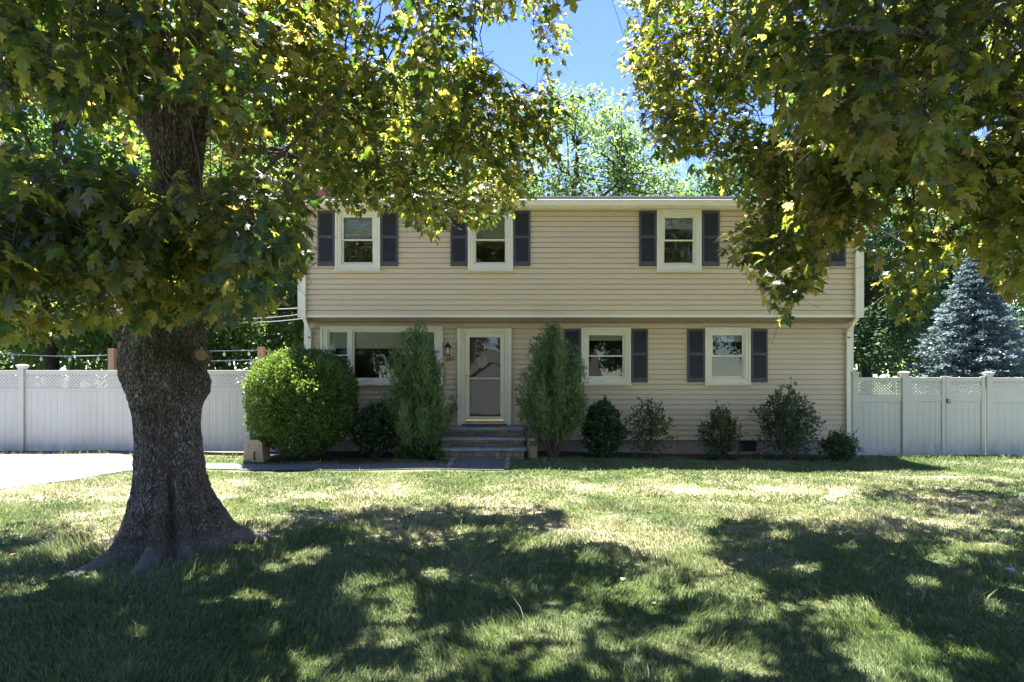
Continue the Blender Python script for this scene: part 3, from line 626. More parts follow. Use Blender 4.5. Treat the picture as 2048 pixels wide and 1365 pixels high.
# wall lantern
lx, lz = Lx(897), Lz(699); lan = thing("wall_lantern", (lx, -.02, lz - .15), 'black metal lantern with clear glass on the siding left of the door', 'lantern')
mb = MB(); mb.box(lx - .07, lx + .08, -.03, -.016, lz - .19, lz + .19, bev=.006); mb.build("mounting_block", M['siding'], lan)
mb = MB(); mb.lathe((lx, -.14, lz), [(.062, -.155), (.068, -.145), (.06, -.135)], 8); mb.lathe((lx, -.14, lz), [(.098, .035), (.09, .05), (.045, .09), (.035, .11), (.012, .13), (.004, .16)], 12)
for k in range(4):
    a = math.pi / 4 + k * math.pi / 2; mb.tube([(lx + .055 * math.cos(a), -.14 + .055 * math.sin(a), lz - .14), (lx + .06 * math.cos(a), -.14 + .06 * math.sin(a), lz + .04)], .006, 6)
mb.tube([(lx, -.03, lz + .05), (lx, -.06, lz + .14), (lx, -.11, lz + .165), (lx, -.14, lz + .15)], .011, 8); mb.box(lx - .035, lx + .035, -.045, -.031, lz - .02, lz + .1); mb.build("lantern_cage", M['black'], lan)
mb = MB(); mb.lathe((lx, -.14, lz), [(.05, -.135), (.052, .035)], 14); mb.build("lantern_glass", M['bulb'], lan, True)
mb = MB(); mb.lathe((lx, -.14, lz), [(.014, -.12), (.014, -.04), (.005, -.02)], 10); mb.build("candle_bulb", M['blind'], lan, True)

# ---------------------------------------------------------------- front steps
st = thing("front_steps", (-.64, -.6, .05), 'three bluestone steps with stacked stone risers under the front door', 'steps')
sx, sw = -.64, .93
lv = [(-.60, .702, .075), (-.95, .504, .065), (-1.30, .315, .07)]
prev = 0.0
for i, (yf, zt, th) in enumerate(lv):
    yb = -.03 if i == 0 else lv[i - 1][0] + .045
    s = MB(); s.box(sx - sw - .004 * i, sx + sw + .004 * i, yf, yb, zt - th, zt, bev=.012); s.build("tread", M['blue'], st)
rs = MB()
core = MB()
for i, (yf, zt, th) in enumerate(lv):
    zb = (lv[i + 1][1] if i < 2 else .0) ; ztop = zt - th; y0 = yf + .05
    core.box(sx - sw + .05, sx + sw - .05, y0 + .03, (-.04 if i == 0 else lv[i - 1][0] + .08), (-.05), ztop - .002)
    rows = 2; rh = (ztop - zb) / rows
    for r in range(rows):
        x = sx - sw + .03
        while x < sx + sw - .05:
            w = random.uniform(.1, .3); w = min(w, sx + sw - .03 - x)
            if w > .04: rs.box(x + .004, x + w - .004, y0 - random.uniform(0, .014), y0 + .06, zb + r * rh + .004, zb + (r + 1) * rh - .004, bev=.01)
            x += w
    for side in (-1, 1):                               # stones on the ends of each step
        xe = sx + side * (sw - .03); yy = y0 + .06
        ye = -.05
        while yy < ye - .03:
            w = min(random.uniform(.15, .3), ye - yy)
            for r in range(rows):
                a, b = sorted((xe, xe - side * .05)); rs.box(a, b, yy + .004, yy + w - .004, zb + r * rh + .004, zb + (r + 1) * rh - .004)
            yy += w
core.build("step_core", M['mortar'], st); rs.build("riser_stones", M['stone'], st)
mb = MB(); mb.box(Lx(936), Lx(1001), -.5, -.12, .704, .716, bev=.003); tag(mb.build("door_mat", M['mat'], origin=(-.64, -.3, .704)), 'dark grey door mat on the top step', 'doormat')
# cobble edging either side of the paver pad
for nm, xx, lab in (("stone_edging", -1.22, 'rough stone edging on the left side of the paver pad'), ("stone_edging", -.10, 'rough stone edging on the right side of the paver pad')):
    mb = MB(); y = -2.5
    while y < -1.38:
        w = random.uniform(.09, .14); dx = random.uniform(-.012, .012); zb = float(gz(xx, y)); mb.box(xx - .05 + dx, xx + .05 + dx, y, y + w - .012, zb - .03, zb + random.uniform(.035, .055), bev=.015); y += w
    tag(mb.build(nm, M['stone'], origin=(xx, -2.1, 0)), lab, 'edging')
# number post
px_, d_ = 1065, 14.2; c = at(px_, 900, d_); pst = thing("number_post", (c.x, c.y, .03), 'weathered wooden stump post with house number right of the steps', 'post')
w = 10.5 * d_ / F; zt = H - (877 - YH) * d_ / F; mb = MB()
mb.lathe((c.x, c.y, 0), [(w * 1.02, -.02), (w, .1), (w * .97, zt - .02), (w * .8, zt)], 14); mb.build("post_body", M['oldwood'], pst, True)
text_mesh("257", "post_number", M['black'], pst, .145, (c.x, c.y - w - .012, H - (886.5 - YH) * d_ / F), .012)

# hose reel box at the left of the boxwood
c = at(513, 905, 13.5); hr = thing("hose_reel_box", (c.x, c.y, float(gz(c.x, c.y))), 'tan plastic hose reel box leaning beside the round bush', 'hose reel')
k = 13.5 / F; zb = float(gz(c.x, c.y)); mb = MB(); n0 = 0
prof = [(-.28, 0), (.15, 0), (.12, .40), (.05, .47), (-.16, .47), (-.24, .40)]
for yy, s_ in ((c.y - .02, .94), (c.y, 1), (c.y + .38, 1)):
    mb.v += [(c.x + a * s_, yy, zb + .235 + (b - .235) * s_) for a, b in prof]
m6 = len(prof); mb.f.append(tuple(range(m6))); mb.f.append(tuple(range(2 * m6, 3 * m6))[::-1])
for r in (0, 1):
    for i in range(m6): j = (i + 1) % m6; mb.f.append((r * m6 + i, r * m6 + m6 + i, r * m6 + m6 + j, r * m6 + j))
mb.build("reel_body", M['tan'], hr)
mb = MB(); mb.frame(c.x - .17, c.x + .07, zb + .26, zb + .38, .012, c.y - .03, c.y - .02); mb.build("panel_rim", M['tan'], hr)
mb = MB(); mb.tube([(c.x - .02, c.y - .03, zb + .22), (c.x - .02, c.y - .08, zb + .2), (c.x + .0, c.y - .09, zb + .06)], .016, 8); mb.build("crank", M['black'], hr, True)

# ---------------------------------------------------------------- fences
def lattice(mb, x0, x1, z0, z1, y, pitch=.0778, w=.0175):
    h = z1 - z0
    for s in (1, -1):
        x = x0 - h
        while x < x1 + h:
            # strip from (x,z0) to (x+s*h,z1) clipped to the panel
            a, b = x, x + s * h; ta, tb = 0., 1.
            lo, hi = sorted((a, b))
            for lim, sign in ((x0, 1), (x1, -1)):
                fa, fb = (a - lim) * sign, (b - lim) * sign
                if fa < 0 and fb < 0: ta = 2
                elif fa < 0: ta = max(ta, fa / (fa - fb))
                elif fb < 0: tb = min(tb, fa / (fa - fb))
            if tb - ta > .03:
                p = Vector((a + (b - a) * ta, y + s * .002, z0 + h * ta)); q = Vector((a + (b - a) * tb, y + s * .002, z0 + h * tb)); d = (q - p) / 2
                mb.obox((p + q) / 2, d, Vector((0, .0018, 0)), Vector((-d.z, 0, d.x)).normalized() * w)
            x += pitch
def panel(root, xa, xb, zt, zb, y, rail=.085, midrail=.06, lath=.33, bot=.13, name="fence_panel"):
    mb = MB(); mb.box(xa, xb, y - .022, y + .022, zt - rail, zt, bev=.004); zl = zt - rail - lath
    mb.box(xa, xb, y - .022, y + .022, zl - midrail, zl, bev=.004); mb.box(xa, xb, y - .022, y + .022, zb, zb + bot, bev=.004)
    n = max(1, round((xb - xa) / .152)); st_ = (xb - xa) / n
    for i in range(n): mb.box(xa + i * st_ + .002, xa + (i + 1) * st_ - .002, y - .011, y + .011, zb + bot, zl - midrail, bev=.005)
    mb.box(xa + .002, xb - .002, y - .006, y + .006, zb + bot + .001, zl - midrail - .001)
    o = mb.build(name, M['vinyl'], root); l = MB(); lattice(l, xa, xb, zl - .01, zl + lath + .01, y); l.build("lattice", M['vinyl'], o); return o
def post(root, x, zt, zb, y, w=.0635):
    mb = MB(); mb.box(x - w, x + w, y - w, y + w, zb, zt, bev=.004); o = mb.build("fence_post", M['vinyl'], root)
    s = MB(); s.lathe((x, y, 0), [(w * 1.5, zt), (w * 1.55, zt + .02), (w * 2.1, zt + .07), (w * 2.15, zt + .085), (w * .5, zt + .11)], 4); s.build("post_cap", M['vinyl'], o)
ztl = Lz(741); zbl = Lz(903)
fl = thing("vinyl_fence", (-8.5, 0, .1), 'long white vinyl privacy fence with lattice top left of the house', 'fence')
pl = [-14.5, Lx(-170), Lx(45), Lx(265), Lx(520), HX0 - .1]
for x in pl: post(fl, x, ztl + .03, .02, 0)
for a, b in zip(pl[:-1], pl[1:]):
    if b - a > .3: panel(fl, a + .064, b - .064, ztl, zbl, 0)
ztr = Lz(755); zbr = Lz(911)
fr = thing("vinyl_fence", (8.7, 0, 0), 'short white vinyl fence panel with lattice top between house and gate', 'fence')
for x in (Lx(1708.5), Lx(1808)): post(fr, x, ztr + .03, -.03, 0)
panel(fr, Lx(1708.5) + .064, Lx(1808) - .064, ztr, zbr, 0, lath=.32, midrail=.17)
fg = thing("vinyl_fence", (13, 0, 0), 'white vinyl fence with lattice top right of the double gate', 'fence')
xr = [Lx(1976), Lx(1976) + 2.44, Lx(1976) + 4.88]
for x in xr: post(fg, x, ztr + .02, -.06, 0)
for a, b in zip(xr[:-1], xr[1:]): panel(fg, a + .064, b - .064, ztr - .01, zbr - .03, 0, lath=.32, midrail=.17)
gt = thing("fence_gate", (10, 0, 0), 'white double leaf vinyl gate with lattice top and black latch', 'gate')
for a, b in ((1814.5, 1890), (1890.6, 1969)):
    xa, xb = Lx(a), Lx(b); mb = MB(); mb.box(xa, xa + .09, -.034, .034, zbr - .03, ztr + .02, bev=.005); mb.box(xb - .09, xb, -.034, .034, zbr - .03, ztr + .02, bev=.005); o = mb.build("gate_leaf", M['vinyl'], gt)
    pn = panel(gt, xa + .091, xb - .091, ztr - .005, zbr, 0, lath=.30, midrail=.17, name="gate_panel")
mb = MB(); lx_ = Lx(1892); mb.box(lx_ - .012, lx_ + .012, -.055, -.035, Lz(806), Lz(798)); mb.box(lx_, lx_ + .07, -.062, -.05, Lz(806.5), Lz(805)); mb.tube([(lx_, -.05, Lz(801)), (lx_ + .05, -.08, Lz(799.5))], .008, 6); mb.build("latch", M['black'], gt)

# ---------------------------------------------------------------- string light frame behind the left fence
dB = 20.0; posts = []
labs = ['cedar post of the string lights standing left of the maple trunk', 'cedar post of the string lights standing between maple trunk and house', 'cedar post of the string lights hidden beside the house corner']
for (px, py), lab in zip(((225, 697), (523, 694), (660, 712)), labs):
    if px == 660: p = at(620, 712, 24)
    else: p = at(px, py, dB)
    mb = MB(); mb.box(p.x - .09, p.x + .09, p.y - .09, p.y + .09, -.02, p.z, bev=.006); posts.append(p)
    tag(mb.build("wooden_post", M['cedar'], origin=(p.x, p.y, 0)), lab, 'post', 'cedar posts holding string lights')
def string(p, q, sag, nb, lab):
    root = thing("string_lights", tuple(p), lab, 'string lights'); mb = MB(); n = 24
    pts = [p.lerp(q, i / n) - Vector((0, 0, sag * 4 * (i / n) * (1 - i / n))) for i in range(n + 1)]
    mb.tube(pts, .014, 5); mb.build("cable", M['cable'], root, True)
    for i in range(nb):
        t = (i + .5) / nb; c = p.lerp(q, t) - Vector((0, 0, sag * 4 * t * (1 - t)))
        b = MB(); b.lathe(c, [(.01, -.05), (.02, -.03), (.02, .0)], 8); s = b.build("socket", M['cable'], root)
        b = MB(); b.lathe(c, [(.008, -.17), (.04, -.14), (.045, -.11), (.02, -.05)], 10); b.build("bulb", M['bulb'], root, True)
a, b = posts[0], posts[1]
string(a + Vector((0, 0, -.05)), b + Vector((0, 0, -.1)), .03, 6, 'upper string of clear bulbs strung between the cedar posts')
string(a + Vector((0, 0, -.42)), b + Vector((0, 0, -.38)), .02, 7, 'lower string of clear bulbs strung between the cedar posts')
string(b + Vector((0, 0, -.08)), posts[2] + Vector((0, 0, .1)), .05, 4, 'string of clear bulbs running from cedar post to house corner')
a0 = at(-60, 700, 20); string(a0, posts[0] + Vector((0, 0, -.2)), .1, 5, 'string of clear bulbs left of the leftmost cedar post')
# overhead wires to the house corner
for (px, py, dy), lab in zip(((300, 560, 0), (300, 595, .15), (310, 600, .3)), ('uppermost service wire reaching the upper left house corner', 'middle service wire reaching the upper left house corner', 'lowest service wire reaching the upper left house corner')):
    p = at(px, py, 30); q = Vector((HX0, 1.0 + dy, Uz(600 + dy * 60))); mb = MB(); n = 20
    mb.tube([p.lerp(q, i / n) - Vector((0, 0, .5 * 4 * (i / n) * (1 - i / n))) for i in range(n + 1)], .012, 5)
    o = mb.build("overhead_wire", M['cable'], origin=tuple(q)); tag(o, lab, 'wire')

# ---------------------------------------------------------------- leaves
def unit(v): return v / np.maximum(np.linalg.norm(v, axis=-1, keepdims=True), 1e-9)
def place(tmpl, tris, P, Tdir, Nrm, S):
    """template verts (k,3): x side, y tip, z normal"""
    t = unit(Tdir); s = unit(np.cross(t, Nrm)); n = np.cross(s, t)
    V = P[:, None] + S[:, None, None] * (tmpl[None, :, 0, None] * s[:, None] + tmpl[None, :, 1, None] * t[:, None] + tmpl[None, :, 2, None] * n[:, None])
    k = len(tmpl); T = (tris[None] + (np.arange(len(P)) * k)[:, None, None]).reshape(-1, tris.shape[1]); return V.reshape(-1, 3), T
def leaf_tmpl(half):
    out = [(0., .02)] + half + [(0., 1.0)] + [(-x, y) for x, y in half[::-1]]
    o = np.array([(0., .30)] + out); z = -.22 * np.abs(o[:, 0]) - .22 * (o[:, 1] - .3) ** 2 - .25 * o[:, 0] ** 2; v = np.column_stack([o, z]); m = len(out)
    return v, np.array([[0, 1 + i, 1 + (i + 1) % m] for i in range(m)])
HALF = [(.14, -.07), (.24, .0), (.42, -.06), (.31, .10), (.24, .19), (.44, .24), (.46, .36), (.62, .50), (.42, .47), (.33, .53), (.16, .45), (.21, .62), (.27, .74), (.12, .76)]
def hi_leaf(curl, cup, tw):
    """rounded, folded blade with an inner ring so that it can droop and cup, on a thin stalk"""
    o = np.array([(0., .02)] + HALF + [(0., 1.0)] + [(-x, y) for x, y in HALF[::-1]]); c = np.array([0, .30]); inn = c + (o - c) * .55; m = len(o)
    p = np.concatenate([[c], inn, o]); x, y = p[:, 0], p[:, 1]
    z = -cup * np.abs(x) ** 1.4 - curl * np.maximum(y - .25, 0) ** 1.8 + .05 * np.sin(x * 9 + y * 5) * np.hypot(x, y - .3) + tw * x * (y - .3); v = np.column_stack([x, y, z])
    T = [[0, 1 + i, 1 + (i + 1) % m] for i in range(m)]
    for i in range(m):
        k = (i + 1) % m; T += [[1 + i, 1 + m + i, 1 + m + k], [1 + i, 1 + m + k, 1 + k]]
    n = len(v); v = np.concatenate([v, [(-.012, .03, 0), (.012, .03, 0), (.01, -.55, .14), (-.01, -.55, .14)]]); T += [[n, n + 1, n + 2], [n, n + 2, n + 3]]
    return v, np.array(T)
HIS = [hi_leaf(.35, .30, .1), hi_leaf(.75, .15, -.3), hi_leaf(.1, .65, .35), hi_leaf(.55, .5, -.1)]
HI = HIS[0]
LO = leaf_tmpl([(.40, -.05), (.24, .19), (.60, .50), (.17, .46), (.24, .72)])
QD = (np.array([(0, 0, 0), (.28, .45, -.06), (0, 1, 0), (-.28, .45, -.06)], float), np.array([[0, 1, 2, 3]]))
def inpoly(px, py, poly):
    r = np.zeros(len(px), bool); n = len(poly)
    for i in range(n):
        x1, y1 = poly[i]; x2, y2 = poly[(i + 1) % n]
        c = ((y1 > py) != (y2 > py)) & (px < (x2 - x1) * (py - y1) / (y2 - y1 + 1e-9) + x1); r ^= c
    return r
LIT1 = [(-300, 930), (2150, 925), (2150, 952), (1850, 958), (1640, 962), (1560, 1000), (1450, 1040), (1390, 1080), (1400, 1110), (1480, 1140), (1400, 1155), (1330, 1125), (1280, 1100), (1200, 1082), (1090, 1095), (1030, 1108), (1060, 1080), (1140, 1050), (1120, 1020), (1060, 998), (960, 992), (870, 982), (780, 985), (720, 1010), (640, 1002), (560, 998), (450, 1012), (300, 1010), (190, 1035), (100, 1048), (-300, 1060)]
LIT2 = [(1640, 1195), (1720, 1190), (1800, 1240), (1880, 1300), (1930, 1365), (1900, 1420), (1780, 1400), (1700, 1330), (1590, 1260)]
SPOTS = [(1280, 1175, 60, 16), (1480, 1180, 60, 22), (800, 1230, 36, 55), (740, 1250, 22, 30), (990, 1278, 55, 26), (120, 1110, 42, 16), (1500, 1335, 70, 36), (1960, 1098, 70, 14), (1540, 1230, 40, 20), (1330, 1290, 50, 22), (630, 1108, 30, 12), (700, 1190, 25, 16), (1890, 1110, 40, 12), (1180, 1120, 30, 10), (870, 1150, 30, 10), (1620, 1140, 40, 12), (1450, 1230, 36, 18), (540, 1142, 26, 10), (1150, 1235, 30, 14), (1560, 1075, 30, 9), (1700, 1000, 40, 8), (1810, 1030, 50, 9), (1850, 1175, 45, 15), (1700, 1100, 30, 9), (1620, 1035, 36, 8), (1930, 1040, 40, 8), (1380, 1190, 30, 12), (1750, 1150, 30, 9), (430, 1150, 26, 10), (560, 1210, 30, 12), (1240, 1300, 50, 18), (1990, 1220, 40, 14)]
SX, SY = SUNV.x / -SUNV.z, SUNV.y / -SUNV.z
def sunlit(P):
    """leaves whose shadow would fall on the sunny parts of the lawn are cut out, shaping the crown for the light"""
    gx = P[:, 0] + SX * P[:, 2]; gy = P[:, 1] + SY * P[:, 2]; px, py = px_ground(gx, gy)
    front = gy > CY + 2.2
    r = inpoly(px, py, LIT1) & (rng.random(len(P)) < .985); r |= inpoly(px, py, LIT2) & (rng.random(len(P)) < .80)
    for a, b, c, d in SPOTS: r |= (((px - a) / c) ** 2 + ((py - b) / d) ** 2 < 1) & (rng.random(len(P)) < .93)
    dap = np.array([mnoise.noise(Vector((a * 2.1, b * 2.1, 3))) + .5 * mnoise.noise(Vector((a * 5, b * 5, 9))) for a, b in zip(gx, gy)])
    r |= (dap > .50) & (rng.random(len(P)) < .92)
    return r & front

# foliage masses of the two maples: outline as seen from the lawn, depth range, sprays
def sample(poly, d0, d1, n, ns=1.1, th=-.12):
    a = np.array(poly); lo, hi = a.min(0), a.max(0); out = []
    while len(out) < n:
        px, py = rng.uniform(lo, hi); 
        if not inpoly(np.array([px]), np.array([py]), poly)[0]: continue
        d = rng.uniform(d0, d1); p = at(px, py, d)
        if mnoise.noise(p * ns) < th: continue
        out.append(p)
    return out
LEFT_OUT = [(-400, -200), (1190, -200), (1150, 20), (1140, 90), (1130, 150), (1175, 165), (1125, 250), (1118, 330), (1070, 368), (1050, 400), (1010, 440), (950, 460), (900, 425), (880, 490), (835, 480), (800, 420), (690, 425), (640, 400), (612, 430), (612, 520), (575, 590), (530, 620), (470, 610), (450, 655), (370, 640), (300, 650), (250, 690), (190, 650), (90, 670), (-400, 710)]
SKYGAP = [(955, 40), (1060, 30), (1065, 90), (1075, 130), (1030, 180), (985, 125), (965, 100)]
RIGHT_OUT = [(1205, -200), (2450, -200), (2450, 640), (2048, 610), (1990, 570), (1940, 500), (1870, 570), (1835, 640), (1790, 630), (1745, 560), (1705, 480), (1660, 500), (1640, 580), (1600, 590), (1570, 645), (1535, 610), (1510, 540), (1440, 500), (1445, 465), (1500, 440), (1470, 390), (1380, 345), (1290, 305), (1275, 215), (1225, 190), (1200, 185), (1235, 110), (1240, 50)]
WINDOWS = [(80, 250, 100, 58), (195, 290, 60, 30), (540, 300, 60, 36), (330, 110, 30, 20), (560, 190, 26, 20), (150, 300, 60, 22), (1530, 215, 26, 34), (1400, 320, 50, 14), (1820, 370, 60, 22), (1890, 445, 50, 26), (100, 600, 60, 26), (690, 300, 24, 16), (1780, 480, 18, 60), (1960, 260, 30, 16), (260, 330, 30, 24)]
LEFT = [
    ([(-120, 345), (250, 320), (420, 350), (600, 420), (600, 520), (430, 600), (300, 635), (180, 600), (-120, 620)], 4.0, 6.3, 330),
    ([(-120, -80), (420, -80), (560, 150), (480, 240), (330, 170), (200, 220), (-120, 150)], 4.0, 6.8, 210),
    ([(-120, -100), (700, -100), (640, 330), (430, 330), (-120, 330)], 6.2, 9.8, 380),
    ([(430, -80), (900, -80), (960, 200), (700, 300), (430, 260)], 5.8, 8.8, 320),
    ([(600, 120), (1120, 130), (1100, 340), (1030, 400), (900, 450), (740, 390), (600, 360)], 7.5, 10.8, 700),
    ([(840, -100), (1180, -100), (1130, 140), (960, 140), (960, 40)], 7.0, 10.0, 90),
    ([(780, 380), (1040, 380), (900, 440), (850, 480)], 8.5, 10.5, 36),
    ([(430, 330), (620, 330), (620, 500), (560, 600), (430, 600)], 5.2, 9.0, 140),
    ([(-120, 420), (230, 420), (230, 640), (100, 660), (-120, 690)], 5.0, 8.5, 120),
]
RIGHT = [
    ([(1500, -100), (2300, -100), (2300, 420), (1900, 380), (1650, 330), (1530, 180)], 4.0, 6.8, 400),
    ([(1215, -80), (1560, -80), (1560, 300), (1450, 350), (1290, 290), (1260, 170)], 7.2, 10.6, 520),
    ([(1450, 280), (1760, 240), (1740, 400), (1650, 480), (1620, 570), (1570, 630), (1520, 530), (1450, 480), (1530, 420)], 5.8, 8.6, 360),
    ([(1740, 330), (2250, 330), (2250, 620), (2000, 560), (1930, 470), (1840, 620), (1790, 600), (1740, 520)], 5.8, 9.0, 360),
    ([(1560, 0), (2250, 0), (2250, 350), (1600, 350)], 6.0, 10.0, 170),
    ([(1500, -60), (2200, -60), (2200, 420), (1960, 440), (1800, 350), (1600, 350), (1540, 150)], 10.2, 13.4, 620),
]
def blob(c, r, n):
    out = []
    while len(out) < n:
        q = rng.uniform(-1, 1, 3); l = float(np.linalg.norm(q))
        if l > 1 or (l < .5 and random.random() < .5): continue
        p = Vector((c[0] + q[0] * r[0], c[1] + q[1] * r[1], c[2] + q[2] * r[2]))
        if p.z < 4.4: continue
        d = p.y - CY
        if d > .3 and (p.z - H) / d < .60 and abs(p.x) / d < .85: continue   # masses in view are listed above
        if mnoise.noise(p * .8) < -.18: continue
        out.append(p)
    return out

def maple(root, limbs, masses, extra, outline, minlast):
    """limbs: list of (points, radii); masses and extra give spray positions"""
    Lp = []
    for i, (pts, rad) in enumerate(limbs):
        mb = MB(); P = []; n = 7
        for a in range(len(pts) - 1):
            for k in range(n): P.append((Vector(pts[a]).lerp(Vector(pts[a + 1]), k / n), rad[a] + (rad[a + 1] - rad[a]) * k / n))
        P.append((Vector(pts[-1]), rad[-1])); Q = [p for p, _ in P]
        for _ in range(4): Q = [Q[0]] + [(Q[j - 1] + Q[j] * 2 + Q[j + 1]) / 4 for j in range(1, len(Q) - 1)] + [Q[-1]]
        Q = [q + Vector((mnoise.noise(q * 2.5), mnoise.noise(q * 2.5 + Vector((9, 0, 0))), mnoise.noise(q * 2.5 + Vector((0, 9, 0))))) * .05 for q in Q]
        mb.tube(Q, [r for _, r in P], 12); mb.build("limb", M['bark'], root, True)
        Lp += [(q, P[j][1]) for j, q in enumerate(Q)]
    la = np.array([tuple(q) for q, _ in Lp])
    sprays = [(p, 0) for m in masses for p in sample(*m)] + [(p, 1) for p in extra]
    tw = MB(); random.shuffle(sprays); SP = np.array([tuple(p) for p, _ in sprays])
    d = np.maximum(SP[:, 1] - CY, .3); px = 1024 + SP[:, 0] / d * F; py = YH - (SP[:, 2] - H) / d * F; vis = (SP[:, 1] - CY > .5) & (px > -60) & (px < 2110) & (py > -60)
    bad = sunlit(SP) | (vis & ~inpoly(px, py, outline)) | (vis & (d < 3.2))
    if root is maple_l: bad |= vis & inpoly(px, py, SKYGAP)
    for a, b, c, e in WINDOWS: bad |= vis & (((px - a) / c) ** 2 + ((py - b) / e) ** 2 < .8)
    sprays = [q for q, b in zip(sprays, bad) if not b]; SP = SP[~bad]
    A = SP[:max(8, len(SP) // 7)]; branch_pts = []
    def gap(q):
        d = q.y - CY
        if d < .5: return False
        x_, y_ = np.array([1024 + q.x / d * F]), np.array([YH - (q.z - H) / d * F])
        return bool(inpoly(x_, y_, SKYGAP)[0] or inpoly(x_, y_, [(1150, 0), (1120, 150), (1130, 370), (1060, 400), (1290, 400), (1270, 200), (1200, 185), (1225, 0)])[0])
    for a in A:                                        # secondary branches out of the nearest limb
        dd = np.linalg.norm((la - a) * np.array([1, 1, .8]), axis=1); j = int(np.argmin(dd)); p = Vector(la[j]); q = Vector(a); 
        if (q - p).length > 2.1: continue
        r0 = min(.03, Lp[j][1] * .6, .008 + .007 * (q - p).length)
        m = (p + q) / 2 + Vector((random.uniform(-.2, .2), random.uniform(-.2, .2), .14 * (q - p).length)); n = 11
        pts = [p * (1 - t) ** 2 + m * 2 * t * (1 - t) + q * t * t for t in np.linspace(0, 1, n + 1)]
        pts = [v + Vector((mnoise.noise(v * 3), mnoise.noise(v * 3 + Vector((7, 0, 0))), mnoise.noise(v * 3 + Vector((0, 7, 0))))) * .07 * (0 < k < n) for k, v in enumerate(pts)]
        if any(gap(v) for v in pts[::2]): continue
        tw.tube(pts, [r0 + (.004 - r0) * k / n for k in range(n + 1)], 5, False); branch_pts += pts[3:]
    ba = np.array([tuple(q) for q in branch_pts])
    hp, ht, hn, hs_, lp, lt, ln_, ls = [], [], [], [], [], [], [], []
    for (p, kind) in sprays:
        pa = np.array(p); dj = np.linalg.norm(ba - pa, axis=1) + rng.random(len(ba)) * .3; j = int(np.argmin(dj)); b = ba[j]
        out = pa - b; L_ = np.linalg.norm(out)
        out = out / L_ if L_ > .05 else unit(rng.normal(size=3)); out = unit(out + rng.normal(size=3) * .35 + np.array([0, 0, -.15]))
        ln = rng.uniform(.35, .65); base = pa - out * ln * .5; k = 15 if not kind else 13
        if L_ < 1.1 and not gap(p) and not gap(Vector(base)): tw.tube([Vector(b), Vector((b + base) / 2 + rng.normal(size=3) * .06), Vector(base), Vector(base + out * ln * .55 + np.array([0, 0, -.02])), Vector(base + out * ln + np.array([0, 0, -.1]))], [.0045, .004, .0035, .0025, .0015], 4, False)
        t = np.linspace(.02, 1, k); side = unit(np.cross(out, [0, 0, 1.])); up = np.cross(side, out)
        ang = rng.uniform(0, 6.28, k); rad = rng.uniform(.05, .17, k)
        off = (side[None] * np.cos(ang)[:, None] + up[None] * np.sin(ang)[:, None]) * rad[:, None]
        P = base + out * (ln * t)[:, None] + off + np.array([0, 0, -.1]) * (t ** 2)[:, None]
        Td = unit(off * 5 + out * .6 + rng.normal(size=(k, 3)) * .25); Td[:, 2] -= rng.uniform(.2, 1.1, k)
        Nn = np.array([0, 0, 1.]) + rng.normal(size=(k, 3)) * .38 + unit(Td) * np.array([.5, .5, 0])
        S = rng.uniform(.06, .13, k) * (1.0 if not kind else 1.5)
        near = (p.y - CY) < 7.0 and not kind
        S = S * (1.12 if near else 1)
        (hp if near else lp).append(P); (ht if near else lt).append(Td); (hn if near else ln_).append(Nn); (hs_ if near else ls).append(S)
    Vs, Ts, uvs, off = [], [], [], 0
    for var, P, Td, Nn, S in ((HIS, hp, ht, hn, hs_), ([LO], lp, lt, ln_, ls)):
        if not P: continue
        P, Td, Nn, S = np.concatenate(P), np.concatenate(Td), np.concatenate(Nn), np.concatenate(S)
        d = P[:, 1] - CY; dd = np.maximum(d, .3); px = 1024 + P[:, 0] / dd * F; py = YH - (P[:, 2] - H) / dd * F
        vis = (d > .5) & (px > -60) & (px < 2110) & (py > -60)
        bad = sunlit(P); bad |= vis & ~inpoly(px, py, outline)
        bad |= (d < 2.9) & vis
        if root is maple_l: bad |= vis & inpoly(px, py, SKYGAP)
        for a, b, c, e in WINDOWS: bad |= vis & (((px - a) / c) ** 2 + ((py - b) / e) ** 2 < 1) & (rng.random(len(P)) < .85)
        if root is maple_l: bad |= vis & (px > 288) & (px < 420) & (py > 190) & (py < 385) & (d < 7) & (rng.random(len(P)) < .95)
        if root is maple_l: bad |= vis & (px > 290) & (px < 405) & (py < 100) & (d < 7) & (rng.random(len(P)) < .6)
        P, Td, Nn, S = P[~bad], Td[~bad], Nn[~bad], S[~bad]
        wh = rng.integers(0, len(var), len(P))
        for vi, (tm, tr) in enumerate(var):
            k_ = wh == vi; V, T = place(tm, tr, P[k_], Td[k_], Nn[k_], S[k_]); Vs.append(V); Ts.append(T + off); off += len(V); uvs.append(np.tile(tm[:, :2], (int(k_.sum()), 1)))
    V = np.concatenate(Vs); T = np.concatenate(Ts)
    np_mesh("crown", V, T, M['maple'], root, False, uv=np.concatenate(uvs)); tw.build("twigs", M['twig'], root, True)
    print("leaves", len(T))

maple_l = thing("maple_tree", (TX, TY, 0), 'massive old maple with rough furrowed trunk on the left of the lawn', 'tree')
